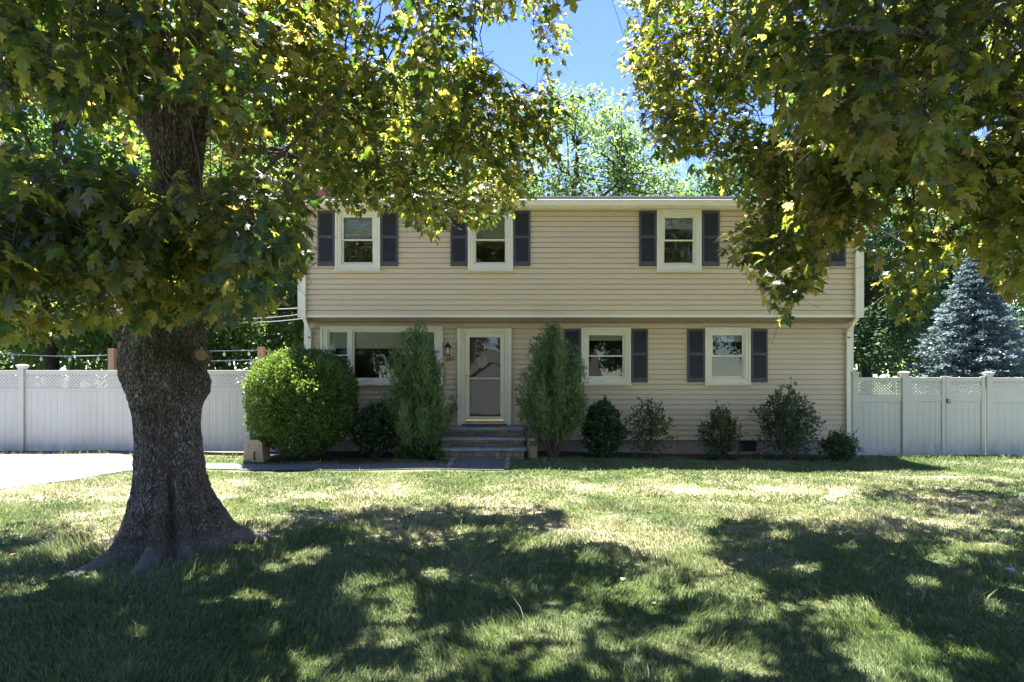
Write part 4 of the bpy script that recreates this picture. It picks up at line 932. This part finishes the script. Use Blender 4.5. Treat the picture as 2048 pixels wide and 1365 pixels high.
# trunk: measured silhouette rows (photo y, left x, right x), tree stands 7.05 m away
D7 = 7.05
rows = [(1085, 240, 452), (1050, 246, 440), (1020, 252, 432), (985, 259, 418), (950, 264, 409), (900, 268, 404), (850, 268, 403), (820, 263, 405), (790, 252, 411), (760, 243, 416), (735, 238, 418), (700, 241, 416), (660, 252, 410), (620, 268, 412), (560, 286, 420), (500, 296, 420), (440, 303, 414), (400, 306, 410), (350, 303, 408), (300, 298, 413), (250, 292, 418), (215, 288, 424), (180, 290, 425), (140, 296, 420)]
ry = np.array([H - (r[0] - YH) / F * D7 for r in rows]); rc = np.array([((r[1] + r[2]) / 2 - 1024) / F * D7 for r in rows]); rr = np.array([(r[2] - r[1]) / 2 / F * D7 for r in rows])
nz_, nt_ = 300, 200; zz = np.linspace(-.06, ry[-1], nz_); cxz = np.interp(zz, ry, rc); rz = np.interp(zz, ry, rr)
th = np.linspace(0, 2 * np.pi, nt_, endpoint=False); Vt = np.empty((nz_, nt_, 3))
roots = [(-2.02, .66, .15), (-1.44, .60, .13), (.40, .70, .16), (-.35, .25, .2), (-.9, .2, .12), (1.7, .3, .3), (3.0, .3, .25)]
for i, z in enumerate(zz):
    for j, t in enumerate(th):
        dx, dy = math.cos(t), math.sin(t); r = rz[i] - .022 - .03 * min(1, max(0, (z - .15) / .5))
        rl = 1 + .05 * math.sin(3 * t + z * .8) + .03 * math.sin(5 * t - z * 1.7); zb = max(z, 0)
        for ra, ln, wd in roots:
            da = (t - ra + math.pi) % (2 * math.pi) - math.pi; r += ln * math.exp(-(da / wd) ** 2) * math.exp(-zb / .085) * .85 + .06 * math.exp(-(da / (wd * 1.1)) ** 2) * math.exp(-zb / .45)
        if z > .9: rl = 1 + (rl - 1) * .6
        # fluting that twists slightly up the stem
        v = Vector((dx * 3.2, dy * 3.2, z * .55)); r = r * rl + .022 * mnoise.noise(v * 1.6)
        q = Vector((dx * rz[i] * 24, dy * rz[i] * 24, z * 7.5)); r += .013 * (1 - abs(mnoise.noise(q)) * 2.4) + .006 * mnoise.noise(q * 2.3)
        # knob on the right flank
        da = (t + .25 + math.pi) % (2 * math.pi) - math.pi; r += .13 * math.exp(-(da / .38) ** 2 - ((z - 1.72) / .13) ** 4)
        # deep flutes between the buttresses
        for ga, gd, gw, gh in ((-1.17, .15, .10, .75), (-.72, .05, .12, 1.1), (-2.3, .05, .1, .9), (-1.62, .05, .08, 1.3), (.9, .08, .2, .8)):
            da = (t - ga - .12 * math.sin(z * 1.6) + math.pi) % (2 * math.pi) - math.pi; r -= gd * math.exp(-(da / gw) ** 2) * math.exp(-((z - .12) / gh) ** 2)
        r += .012 * mnoise.noise(Vector((dx * 9, dy * 9, z * 1.1))) + .016 * mnoise.noise(Vector((dx * 4, dy * 4, z * 4)))
        Vt[i, j] = (cxz[i] + dx * r, TY + dy * r * .95, z)
I = np.arange(nz_ * nt_).reshape(nz_, nt_); J = np.roll(I, -1, 1)
Tt = np.stack([I[:-1], J[:-1], J[1:], I[1:]], -1).reshape(-1, 4)
trunk = np_mesh("trunk", Vt.reshape(-1, 3), Tt, M['bark'], maple_l, True)
c = at(403, 711, 6.72); nrm = Vector((.45, -.9, .1)).normalized(); u = nrm.orthogonal().normalized(); v = nrm.cross(u)
mb = MB(); mb.tube([c - nrm * .12, c, c + nrm * .02, c + nrm * .028], [.105, .09, .08, .068], 20, True); mb.build("branch_scar", M['bark'], maple_l, True)
mb = MB(); pts = []
mb.v = [tuple(c + nrm * .031 + (u * math.cos(k * 2 * math.pi / 20) + v * math.sin(k * 2 * math.pi / 20)) * (.057 + .008 * mnoise.noise(Vector((k * .9, 1, 0))))) for k in range(20)] + [tuple(c + nrm * .033)]
mb.f = [(k, (k + 1) % 20, 20) for k in range(20)]; mb.build("cut_face", M['cutwood'], maple_l)
A7 = lambda px, py, d=D7: at(px, py, d)
limbsL = [
    ([A7(335, 200), A7(318, 110), A7(295, 20), A7(270, -120), A7(230, -300)], [.24, .19, .16, .13, .07]),
    ([A7(375, 200), A7(380, 110), A7(392, 20), A7(420, -120), A7(470, -330)], [.22, .16, .14, .12, .06]),
    ([A7(320, 290), A7(275, 215), A7(200, 150), A7(110, 70), A7(-20, -40, 6.2), A7(-200, -140, 5.6)], [.12, .11, .095, .08, .06, .03]),
    ([A7(260, 680), A7(170, 560, 7.1), A7(50, 400, 7.2), A7(-20, 280, 7.2), A7(-120, 120, 7)], [.14, .13, .12, .11, .05]),
    ([A7(385, 150), A7(440, 90, 7.2), A7(640, 110, 8), A7(760, 200, 9), A7(960, 260, 9.8)], [.12, .085, .06, .045, .02]),
    ([A7(410, 250), A7(460, 300, 7.5), A7(600, 310, 8.5), A7(800, 330, 9.5), A7(930, 400, 10)], [.07, .06, .05, .035, .015]),
    ([A7(350, 480), A7(300, 440, 6.2), A7(200, 420, 5), A7(60, 430, 4.2)], [.09, .07, .045, .02]),
    ([A7(370, 430), A7(420, 420, 6.2), A7(480, 450, 5), A7(540, 500, 4.3)], [.06, .05, .03, .015]),
    ([A7(392, 20), A7(560, -100, 6.8), A7(800, -160, 7), A7(1000, -90, 7.6)], [.12, .08, .05, .02]),
    ([A7(318, 110), A7(300, 0, 5.8), A7(240, -80, 4.6), A7(160, -60, 3.8)], [.1, .07, .05, .02]),
    ([A7(420, 215), A7(445, 185, 6.9), A7(475, 158, 6.7)], [.03, .025, .015]),
]
extraL = blob((1.0, -11.5, 8.3), (4.0, 3.2, 1.5), 360) + blob((.8, -8.6, 9.4), (3.6, 2.2, 1.2), 150) + blob((-3.8, -8.6, 8.0), (6.0, 5.0, 3.6), 560) + blob((-1.0, -9.5, 7.0), (4.2, 3.8, 1.8), 360) + blob((-3.5, -12.5, 6.2), (5, 3, 1.6), 230) + blob((-2.5, -12.0, 8.2), (5.5, 3.0, 2.2), 320)
maple(maple_l, limbsL, LEFT, extraL, LEFT_OUT, 0)
maple_r = thing("maple_tree", (7.3, -10.2, 0), 'leafy maple whose boughs hang in from the right edge over the lawn', 'tree')
mb = MB(); mb.tube([(7.3, -10.2, -.1), (7.3, -10.2, .25), (7.25, -10.2, 1.5), (7.1, -10.2, 3.4), (7.0, -10.1, 5.5), (6.9, -10, 8)], [.6, .38, .33, .3, .24, .1], 20); mb.build("trunk", M['bark'], maple_r, True)
B7 = Vector((7.1, -10.2, 3.2)); C7 = Vector((7.0, -10.1, 4.8))
limbsR = [
    ([B7, at(1980, 200, 6), at(1750, 130, 7), at(1550, 120, 8.3), at(1330, 160, 9.4)], [.14, .11, .08, .05, .02]),
    ([B7, at(2000, 330, 6.3), at(1800, 350, 6.8), at(1650, 400, 7.2), at(1570, 560, 7.3)], [.12, .09, .06, .04, .012]),
    ([C7, at(2000, 0, 5), at(1850, 60, 4.2), at(1680, 60, 3.8)], [.045, .032, .022, .012]),
    ([C7, (5.0, -10.5, 6.2), (3.2, -10.8, 7), (1.6, -11, 7.2)], [.15, .1, .07, .03]),
    ([B7, at(2100, 420, 7.5), at(1950, 440, 7.8), at(1830, 500, 8)], [.1, .07, .05, .02]),
    ([C7, (6.6, -8, 6.2), (6.2, -6, 6.6), (6.6, -4, 6.6)], [.14, .09, .06, .03]),
    ([C7, (6.0, -12, 6.3), (4.2, -13.4, 6.8)], [.14, .09, .03]),
]
extraR = blob((7.6, -3.6, 7.6), (3.4, 2.6, 2.2), 170) + blob((5.6, -9.4, 7.6), (5.0, 4.6, 3.4), 520) + blob((1.8, -11, 6.8), (3.0, 3.2, 1.5), 340) + blob((5.5, -12.5, 6.2), (4, 3, 1.6), 230) + blob((4.5, -12.0, 8.2), (5.5, 3.0, 2.2), 320)
maple(maple_r, limbsR, RIGHT, extraR, RIGHT_OUT, 0)

# ---------------------------------------------------------------- woodland trees behind
def clump_leaves(centres, rad, n, smin, smax, flat=.7):
    Ps, Ts, Ns, Ss = [], [], [], []
    for c, r in zip(centres, rad):
        q = rng.normal(size=(n, 3)); q = unit(q) * (rng.random((n, 1)) ** .45) * r * np.array([1, 1, flat]); Ps.append(np.array(c) + q)
        Ts.append(unit(q) + rng.normal(size=(n, 3)) * .6 - np.array([0, 0, .3])); Ns.append(np.array([0, 0, 1.]) + rng.normal(size=(n, 3)) * .6 + unit(q) * .5); Ss.append(rng.uniform(smin, smax, n))
    return np.concatenate(Ps), np.concatenate(Ts), np.concatenate(Ns), np.concatenate(Ss)
def wood_tree(root, h, r, zlow, m, nl, leaf=(.16, .3), open_=False, per=110, seed=1):
    rs_ = random.Random(seed); o = ORG[root.name]; mb = MB(); x, y, z = o
    top = h * .8; pts = [Vector((x + .25 * math.sin(i * 1.1 + seed) * i / 6, y + .25 * math.cos(i * .9 + seed) * i / 6, z - .1 + top * i / 7)) for i in range(8)]
    mb.tube(pts, [h * .02 * (1 - .85 * i / 7) + .02 for i in range(8)], 9)
    cs, rr_ = [], []; cz = (h + zlow) / 2; hh = (h - zlow) / 2; nodes = []
    for k in range(13):                                # main limbs, forking at different heights
        i = 2 + k % 5; a = k * 2.4 + seed; b = pts[i]; el = .35 + .09 * (k % 7); ln = r * rs_.uniform(.7, .95) * (1.15 - .1 * i); q = b.copy(); seg = [q.copy()]
        for j in range(9):
            a += rs_.uniform(-.28, .28); el = min(1.25, el + rs_.uniform(-.12, .2)); q = q + Vector((math.cos(a) * math.cos(el), math.sin(a) * math.cos(el), math.sin(el))) * ln / 6.5; seg.append(q.copy())
        mb.tube(seg, [h * .0085 * (1 - .09 * j) for j in range(10)], 6, False); nodes += seg[2:]
    for k in range(nl):
        u = rs_.uniform(-1, 1); a = rs_.uniform(0, 2 * math.pi); w = math.sqrt(max(0, 1 - u * u)); rad = rs_.uniform(.45, 1) ** .6
        c = Vector((x + r * w * math.cos(a) * rad, y + r * w * math.sin(a) * rad, z + cz + hh * u * rad * (1 if u > 0 else .95)))
        cs.append(tuple(c)); rr_.append(rs_.uniform(.5, 1.0) * r * .27)
        if k % (1 if open_ else 3) == 0:
            b = min(nodes, key=lambda q_: (q_ - c).length + max(0, q_.z - c.z))
            mm = (b + c) / 2 + Vector((0, 0, -.06 * (c - b).length)); n = 6
            tb = [b * (1 - t) ** 2 + mm * 2 * t * (1 - t) + c * t * t for t in np.linspace(0, 1, n)]
            for q in range(1, n): tb[q] = tb[q] + Vector((mnoise.noise(tb[q] * 1.5), mnoise.noise(tb[q] * 1.5 + Vector((5, 5, 5))), 0)) * .2
            mb.tube(tb, [h * .003 * (1 - .8 * q / (n - 1)) for q in range(n)], 5, False)
    mb.build("trunk", M['bgbark'], root, True)
    P, Td, Nn, S = clump_leaves(cs, rr_, per, leaf[0], leaf[1]); V, T = place(QD[0], QD[1], P, Td, Nn, S); np_mesh("crown", V, T, m, root)
def copy_tree(src, loc, rot, scale, label, group, cat='tree'):
    r = src.copy(); link(r); r.location = loc; r.rotation_euler = (0, 0, rot); r.scale = scale; r['label'] = label; r['group'] = group; r['category'] = cat
    for ch in src.children: c = ch.copy(); link(c); c.parent = r
    return r
GL, GR, GC = 'woodland trees behind the left fence', 'woodland trees behind the right fence', 'trees rising behind the roof'
protos = {}
t = thing("broadleaf_tree", (-10.6, 9.5, 0), 'broad mid green tree behind the left fence, left of the maple trunk', 'tree', GL); wood_tree(t, 11, 3.9, 1.2, M['wood1'], 150, (.14, .26), per=200, seed=3); protos['a'] = t
t = thing("broadleaf_tree", (-6.3, 13.5, 0), 'dark tree standing behind the string light posts, nearest the house corner', 'tree', GL); wood_tree(t, 13, 4.2, 1.4, M['wood1'], 120, (.16, .28), per=200, seed=5); protos['b'] = t
t = thing("broadleaf_tree", (10.6, 14.0, 0), 'blue green tree behind the right fence just beside the house corner', 'tree', GR); wood_tree(t, 12, 3.9, 1.3, M['wood2'], 120, (.15, .28), per=200, seed=8); protos['c'] = t
t = thing("oak_tree", (3.7, 22, 0), 'tall pale oak with open branches rising above the middle of the roof', 'tree', GC); wood_tree(t, 18.3, 5.0, 5.0, M['oak'], 170, (.17, .30), True, 130, 11); protos['o'] = t
def cp(k, x, y, s, rot, lab, g, sz=None): copy_tree(protos[k], (x, y, 0), rot, (s, s, sz or s), lab, g)
cp('a', -17.5, 10, 1.15, 1.2, 'broad mid green tree behind the fence at the left edge of the photo', GL, 1.5)
cp('b', -13.8, 17, 1.1, 2.1, 'tall tree second row behind the left fence, left of the maple trunk', GL, 1.55)
cp('a', -9.0, 22, 1.35, .4, 'tall tree in the back row behind the left cedar post', GL, 1.7)
cp('b', -20.5, 19, 1.2, 4.4, 'tall back row tree near the left edge of the photo', GL, 1.7)
cp('a', -3.4, 20, 1.15, 3.3, 'tall tree behind the left end of the roof', GL, 1.5)
cp('b', -15.5, 28, 1.35, 5.2, 'tallest tree far back beyond the left fence', GL)
cp('a', -26, 24, 1.3, 2.8, 'wide tree far back beyond the left end of the fence', GL)
cp('o', 8.6, 25, .82, 2.2, 'pale oak behind the roof right of the tallest oak', GC)
cp('o', -.6, 29, .85, 4.0, 'pale oak behind the roof left of the tallest oak', GC)
cp('c', 12.2, 27, 1.15, .9, 'bluish tree behind the right end of the roof', GC)
cp('c', 15.6, 16.5, 1.05, 2.4, 'dark blue green tree left of the blue spruce behind the gate', GR)
cp('c', 14.0, 22, 1.25, 4.1, 'tall back row tree behind the double gate', GR)
cp('c', 20.5, 23, 1.25, 5.5, 'tall back row tree directly behind the blue spruce', GR)
cp('b', 26, 20, 1.1, 1.5, 'mid green tree at the right edge behind the blue spruce', GR)
cp('c', 28, 29, 1.4, 3.5, 'large tree far back at the right edge of the photo', GR)
cp('a', 6, 34, 1.25, .2, 'mid green tree far behind the middle of the roof', GC)
# far wood as one mass
def far_wood():
    cs, rr_ = [], []
    for i in range(900):
        a = rng.uniform(-1.15, 1.15); R_ = rng.uniform(46, 62); cs.append((R_ * math.sin(a) * 1.25, CY + 8 + R_ * math.cos(a), rng.uniform(.3, 13))); rr_.append(rng.uniform(1.4, 2.6))
    P, Td, Nn, S = clump_leaves(cs, rr_, 90, .5, .9); V, T = place(QD[0], QD[1], P, Td, Nn, S)
    tag(np_mesh("far_wood", V, T, M['wood1']), 'dense green wood filling the distance behind the yard', 'wood', kind='stuff')
far_wood()
# undergrowth just behind the left fence line
ug = 'leafy undergrowth shrubs behind the left fence'
def bush(root, cx, cy, zb, rx, ry, h, m, n, leaf, seed, stems=7, fill=.5, top=.55, sp=1., stemr=.012, blades=False, noise_=.25, zfrom=.05, stem_mat=None, gapt=-.2, sq=2., shoots=60):
    """rounded shrub: stems and leaves packed on small branch tips"""
    o = np.array([cx, cy, zb]); rs_ = np.random.default_rng(seed); mb = MB(); tips = []
    for i in range(stems):
        a = 2 * math.pi * i / stems + rs_.uniform(-.3, .3); f = rs_.uniform(.35, .95); hh = h * rs_.uniform(.6, .97)
        p0 = Vector((cx + .03 * math.cos(a), cy + .03 * math.sin(a), zb - .02)); p2 = Vector((cx + rx * f * math.cos(a) * .8, cy + ry * f * math.sin(a) * .8, zb + hh)); pm = Vector((cx + rx * f * math.cos(a) * .75, cy + ry * f * math.sin(a) * .75, zb + hh * .4))
        pts = [p0 * (1 - t) ** 2 + pm * 2 * t * (1 - t) + p2 * t * t for t in np.linspace(0, 1, 7)]; mb.tube(pts, [stemr * (1 - .8 * k / 6) for k in range(7)], 5, False)
        for k in range(2, 7):
            for _ in range(2):
                q = pts[k] + Vector(rs_.normal(size=3)) * .12 * max(rx, .2) * 1.6; mb.tube([pts[k], q], [stemr * .4, stemr * .15], 4, False)
    mb.build("stems", stem_mat or M['stem'], root, True)
    q = unit(rs_.normal(size=(n, 3))); rad = 1 - (1 - fill) * rs_.random((n, 1)) ** 1.5
    sc3 = 3.2 / max(rx, .3) * sp
    bumpy = np.array([mnoise.noise(Vector(v * 2.4 + seed)) + .6 * mnoise.noise(Vector(v * 6.5 + seed)) for v in q[:, :]])[:, None] * noise_
    P = q * rad * (1 + bumpy) / (np.sum(np.abs(q) ** sq, axis=1) ** (1 / sq))[:, None]
    zz_ = (P[:, 2] + 1) / 2; prof_ = np.interp(zz_, [0, .12, top * .5, top, .85, 1], [.72, .9, 1, .98, .75, .5])
    if sq > 2: prof_ = np.interp(zz_, [0, .15, .4, 1], [.78, .95, 1, 1])
    W = np.stack([P[:, 0] * rx * prof_, P[:, 1] * ry * prof_, zfrom * h + zz_ * h * (1 - zfrom)], 1)
    gap = np.array([mnoise.noise(Vector(w) * sc3 * 1.3 + Vector((seed, 0, 0))) for w in W]); keep = gap > gapt; W, q = W[keep], q[keep]; n = len(W)
    k = rs_.integers(0, n, shoots); tq = rs_.random((shoots, 11, 1)); sd = unit(q[k] * .8 + np.array([0, 0, .8]) + rs_.normal(size=(shoots, 3)) * .35)[:, None]
    ex = W[k][:, None] + sd * tq * rs_.uniform(.06, .24, (shoots, 1, 1)) * (1 if rx > .3 else .7) + rs_.normal(size=(shoots, 11, 3)) * .012; W = np.concatenate([W, ex.reshape(-1, 3)]); q = np.concatenate([q, np.repeat(q[k], 11, 0)]); n = len(W)
    Td = unit(q + rs_.normal(size=(n, 3)) * .6 + np.array([0, 0, .5 if not blades else 1.1])); Nn = np.array([0, 0, .7]) + q + rs_.normal(size=(n, 3)) * .5
    V, T = place(QD[0] * (np.array([.55, 1, 1]) if blades else np.array([1.15, 1, 1])), QD[1], W + o, Td, Nn, rs_.uniform(leaf[0], leaf[1], n)); np_mesh("foliage", V, T, m, root)
def shrub(name, px0, px1, pyt, pyb, d, lab, cat, m, n, leaf, seed, **kw):
    a = at((px0 + px1) / 2, pyb, d); zb = float(gz(a.x, a.y)); rx = (px1 - px0) / 2 * d / F; h = H - (pyt - YH) * d / F - zb
    r = thing(name, (a.x, a.y, zb), lab, cat); bush(r, a.x, a.y, zb, rx, kw.pop('ry', rx * .9), h, m, n, leaf, seed, **kw); return r
shrub("boxwood_bush", 503, 708, 705, 905, 14.0, 'large round bright green boxwood bush at the left house corner', 'bush', M['box'], 72000, (.04, .066), 21, stems=12, fill=.5, top=.5, noise_=.13, sp=1.6, gapt=-.42, sq=2.7, shoots=420)
shrub("holly_bush", 706, 792, 808, 908, 14.1, 'dark glossy bush between the boxwood and the left juniper', 'bush', M['holly'], 11000, (.04, .075), 22, noise_=.42)
shrub("holly_bush", 1164, 1247, 805, 912, 14.3, 'dense dark bush just right of the right juniper', 'bush', M['holly'], 13000, (.04, .07), 23, noise_=.38, top=.4)
shrub("open_shrub", 1248, 1342, 800, 912, 14.3, 'sparse open shrub with thin leaning stems under the kitchen window', 'shrub', M['shrub'], 2300, (.04, .075), 24, fill=.2, noise_=.5, stems=6, stemr=.008, sp=1.4)
shrub("open_shrub", 1402, 1482, 820, 913, 14.3, 'small bushy shrub below the left shutter of the rightmost lower window', 'shrub', M['shrub'], 6500, (.035, .06), 25, noise_=.65, top=.4, stems=9)
shrub("open_shrub", 1518, 1632, 780, 915, 14.3, 'tallest leafy shrub near the right end of the bed', 'shrub', M['shrub'], 8500, (.04, .07), 26, fill=.25, noise_=.6, shoots=110, stems=9, top=.7)
shrub("low_shrub", 1645, 1712, 868, 916, 14.25, 'low spreading bush at the right house corner', 'bush', M['shrub'], 5000, (.035, .055), 27, noise_=.5, top=.4)
for i, (a, b, c_) in enumerate(((795, 812, 898), (838, 862, 896), (868, 884, 902))):
    r = shrub("weed", a, b, c_, 914, 13.9, ('small pale weed left of the left juniper', 'small weed at the foot of the left juniper', 'small weed beside the left end of the steps')[i], 'plant', M['box'], 160, (.03, .06), 40 + i, stems=4, stemr=.004)

def juniper(px, pxw, pyt, d, lab, seed, bare, n=17000):
    a = at(px, 905, d); zb = float(gz(a.x, a.y)); r = thing("juniper", (a.x, a.y, zb), lab, 'juniper'); h = H - (pyt - YH) * d / F - zb; rx = pxw / 2 * d / F
    rs_ = np.random.default_rng(seed); mb = MB(); C, Rr = [], []
    for i in range(44):                                # upswept leaders, each carrying foliage plumes
        a0 = rs_.uniform(0, 2 * math.pi); u = rs_.random() ** .8; hh = h * (bare + (1 - bare) * rs_.uniform(.12, 1) ** .75); wmax = np.interp(hh / h, [bare, .35, .6, .8, .93, 1], [.8, 1.1, 1.02, .75, .42, .1]) * rx
        e = Vector((a.x + math.cos(a0) * wmax * u, a.y + math.sin(a0) * wmax * u * .9, zb + hh)); p0 = Vector((a.x + rs_.uniform(-.04, .04), a.y, zb)); m1 = Vector((a.x + (e.x - a.x) * .8, a.y + (e.y - a.y) * .8, zb + hh * .38))
        pts = [p0 * (1 - t) ** 2 + m1 * 2 * t * (1 - t) + e * t * t for t in np.linspace(0, 1, 9)]; mb.tube(pts, [.018 * (1 - .85 * k / 8) for k in range(9)], 5, False)
        for k in range(2, 9):
            for _ in range(3):
                q = pts[k] + Vector(rs_.normal(size=3)) * .09; mb.tube([pts[k], q], [.004, .0015], 3, False)
            if pts[k].z > zb + h * bare: C.append(np.array(pts[k])); Rr.append(.25 * (1.1 - .5 * k / 8))
    mb.tube([(a.x, a.y, zb - .03), (a.x + .01, a.y, zb + h * .4), (a.x, a.y, zb + h * .9)], [.035, .025, .006], 7); mb.build("stems", M['stem'], r, True)
    C = np.array(C); Rr = np.array(Rr); j = rs_.integers(0, len(C), n // 6); q = unit(rs_.normal(size=(len(j), 3))); P = C[j] + q * (Rr[j] * rs_.random(len(j)) ** .4)[:, None] * np.array([1, 1, 1.5])
    # keep a tapering plume outline
    hz = (P[:, 2] - zb) / h; w = np.interp(hz, [0, bare, .35, .6, .8, .93, 1.02], [.3, .7, 1.02, .95, .66, .38, .05]) * rx; rad = np.hypot(P[:, 0] - a.x, (P[:, 1] - a.y)); ok = (rad < w * 1.12 + .05 + .07 * np.array([mnoise.noise(Vector(v_) * 5) for v_ in P])) & (hz < 1.02); P, q = P[ok], q[ok]
    outv = P - np.array([a.x, a.y, 0]); outv[:, 2] = 0; outv = unit(outv)
    P = np.repeat(P, 7, 0); outv = np.repeat(outv, 7, 0); m_ = len(P); P = P + rs_.normal(size=(m_, 3)) * np.array([.018, .018, .03])
    Td = outv * .45 + np.array([0, 0, 1.]) + rs_.normal(size=(m_, 3)) * .5
    V, T = place(QD[0] * np.array([.42, 1, 1]), QD[1], P, Td, outv + rs_.normal(size=(m_, 3)) * .7, rs_.uniform(.045, .09, m_)); np_mesh("foliage", V, T, M['juni'], r)
juniper(836, 132, 650, 14.1, 'tall full juniper in front of the picture window', 51, .16, 44000)
juniper(1107, 134, 648, 14.2, 'tall juniper with bare lower stems right of the front door', 52, .22, 40000)

# ---------------------------------------------------------------- blue spruce
def spruce(px, pyt, d, lab, rbase):
    a = at(px, 752, d); r = thing("blue_spruce", (a.x, a.y, 0), lab, 'spruce'); h = H - (pyt - YH) * d / F; rs_ = np.random.default_rng(9)
    mb = MB(); mb.tube([(a.x, a.y, -.1), (a.x, a.y, h * .5), (a.x, a.y, h)], [.16, .1, .015], 8); P, D = [], []; nt = 26
    for i in range(nt):
        f = i / (nt - 1); z = .35 + (h - .5) * f ** .95; L_ = rbase * (1 - f) ** .85 + .12; nb = int(13 - 5 * f)
        for k in range(nb):
            an = 2 * math.pi * (k + rs_.random() * .5) / nb + i * .7; L2 = L_ * rs_.uniform(.8, 1.12); dr = np.array([math.cos(an), math.sin(an), 0]); sd = np.array([-dr[1], dr[0], 0])
            def pt(t): return np.array([a.x, a.y, z]) + dr * L2 * t + np.array([0, 0, -.32 * L2 * t + .30 * L2 * t * t + .02])
            mb.tube([Vector(pt(t)) for t in (0, .4, .8, 1)], [.02, .014, .007, .003], 4, False)
            ns = int(9 + 16 * L2)
            for s_ in range(ns):
                t = rs_.uniform(.18, 1); b = pt(t); wl = L2 * .36 * (1.05 - t) + .1; o = rs_.uniform(-1, 1) * wl; c_ = b + sd * o + dr * abs(o) * .6 + np.array([0, 0, -abs(o) * .18])
                m_ = 7; P.append(c_ + rs_.normal(size=(m_, 3)) * np.array([.05, .05, .025])); D.append(np.tile(dr + sd * np.sign(o) * .5, (m_, 1)) + rs_.normal(size=(m_, 3)) * .45)
    mb.build("trunk", M['bgbark'], r, True); P = np.concatenate(P); D = np.concatenate(D); n = len(P)
    V, T = place(QD[0] * np.array([.6, 1, 1]), QD[1], P, D, np.array([0, 0, 1.]) + rs_.normal(size=(n, 3)) * .5, rs_.uniform(.10, .18, n)); np_mesh("crown", V, T, M['spruce'], r)
spruce(1950, 512, 24.5, 'blue grey spruce with layered branches behind the double gate', 2.6)

# ---------------------------------------------------------------- across the street (seen in the panes)
nb = thing("neighbour_house", (-2, -40, -1.25), 'low grey shingled house across the street with white trim', 'house')
def nbox(*a, **k): mb = MB(); mb.box(*a); return mb
g0 = -1.25; mb = MB(); mb.box(-9, 7, -46, -38, g0, 1.7); mb.box(-3.4, .6, -38, -37, g0, 1.7); mb.build("wall", M['greysiding'], nb)
mb = MB(); mb.quad((-9.3, -37.7, 1.65), (7.3, -37.7, 1.65), (7.3, -42, 4.0), (-9.3, -42, 4.0)); mb.quad((-9.3, -46.3, 1.65), (-9.3, -42, 4.0), (7.3, -42, 4.0), (7.3, -46.3, 1.65))
mb.quad((-3.7, -36.9, 1.7), (-1.4, -36.9, 3.1), (-1.4, -40, 3.1), (-3.7, -39, 1.7)); mb.quad((.9, -36.9, 1.7), (.9, -39, 1.7), (-1.4, -40, 3.1), (-1.4, -36.9, 3.1)); mb.build("roof", M['greyroof'], nb)
mb = MB(); mb.quad((-3.4, -36.99, 1.7), (.6, -36.99, 1.7), (-1.4, -36.99, 2.95)); mb.build("gable", M['greysiding'], nb)
mb = MB()
for x in (-8, -5.6, 1.6, 4.4): mb.frame(x, x + 1.3, -.1, 1.2, .1, -37.98, -37.9) if False else mb.frame(x, x + 1.3, -.1, 1.2, .12, -38.0 + .01, -37.93)
mb.build("window_trim", M['trim'], nb)
GS = 'trees across the street'
for i, (k, x, y, s, lab) in enumerate((('a', -12, -30, 1.0, 'wide tree across the street at the left end of the grey house'), ('b', 10, -33, 1.0, 'tall tree across the street at the right end of the grey house'), ('c', 3, -50, 1.25, 'tall tree behind the grey house across the street'), ('b', -7, -52, 1.3, 'tallest tree behind the grey house across the street'), ('a', 19, -28, 1.1, 'wide tree across the street far beyond the grey house'), ('c', -22, -30, 1.2, 'big tree across the street far left of the grey house'))):
    copy_tree(protos[k], (x, y, -1.25), i * 1.3, (s, s, s), lab, GS)
# litter of small dead leaves on the lawn and along the left fence
n = 420; lx2 = np.concatenate([rng.uniform(-7, 8, 150), rng.uniform(-13, -5.5, 270)]); ly2 = np.concatenate([rng.uniform(-11, -2.9, 150), rng.uniform(-.85, -.08, 270)])
keep = (lx2 < 4.5) | (ly2 < -2.9); lx2, ly2 = lx2[keep], ly2[keep]; n = len(lx2)
V, T = place(LO[0], LO[1], np.stack([lx2, ly2, gz(lx2, ly2) + rng.uniform(.02, .045, n) * (ly2 < -2)+ .012], 1), np.concatenate([rng.normal(size=(n, 2)), rng.normal(size=(n, 1)) * .15], 1), np.array([0, 0, 1.]) + rng.normal(size=(n, 3)) * .3, rng.uniform(.03, .07, n))
tag(np_mesh("fallen_leaves", V, T, leafmat("dead_leaves", [(0, (.16, .09, .05)), (.5, (.25, .17, .10)), (1, (.35, .28, .2))], [(0, (.1, .06, .03)), (1, (.2, .12, .06))], .15, .7, .2)), 'scattered brown dead leaves on the lawn and under the left fence', 'leaf litter', kind='stuff')
# fallen twig with curled leaf on the lawn
c = at(2018, 1148, F * 1.83 / (1148 - YH)); z = float(gz(c.x, c.y)); V, T = place(HI[0], HI[1], np.array([[c.x, c.y, z + .045]]), np.array([[.8, .3, .1]]), np.array([[.1, -.3, 1.]]), np.array([.13]))
tag(np_mesh("fallen_leaf", V, T, simple("dry_grey_leaf", (.3, .32, .36), .6), origin=(c.x, c.y, z)), 'curled pale grey leaf lying on the shaded grass at the right', 'leaf')
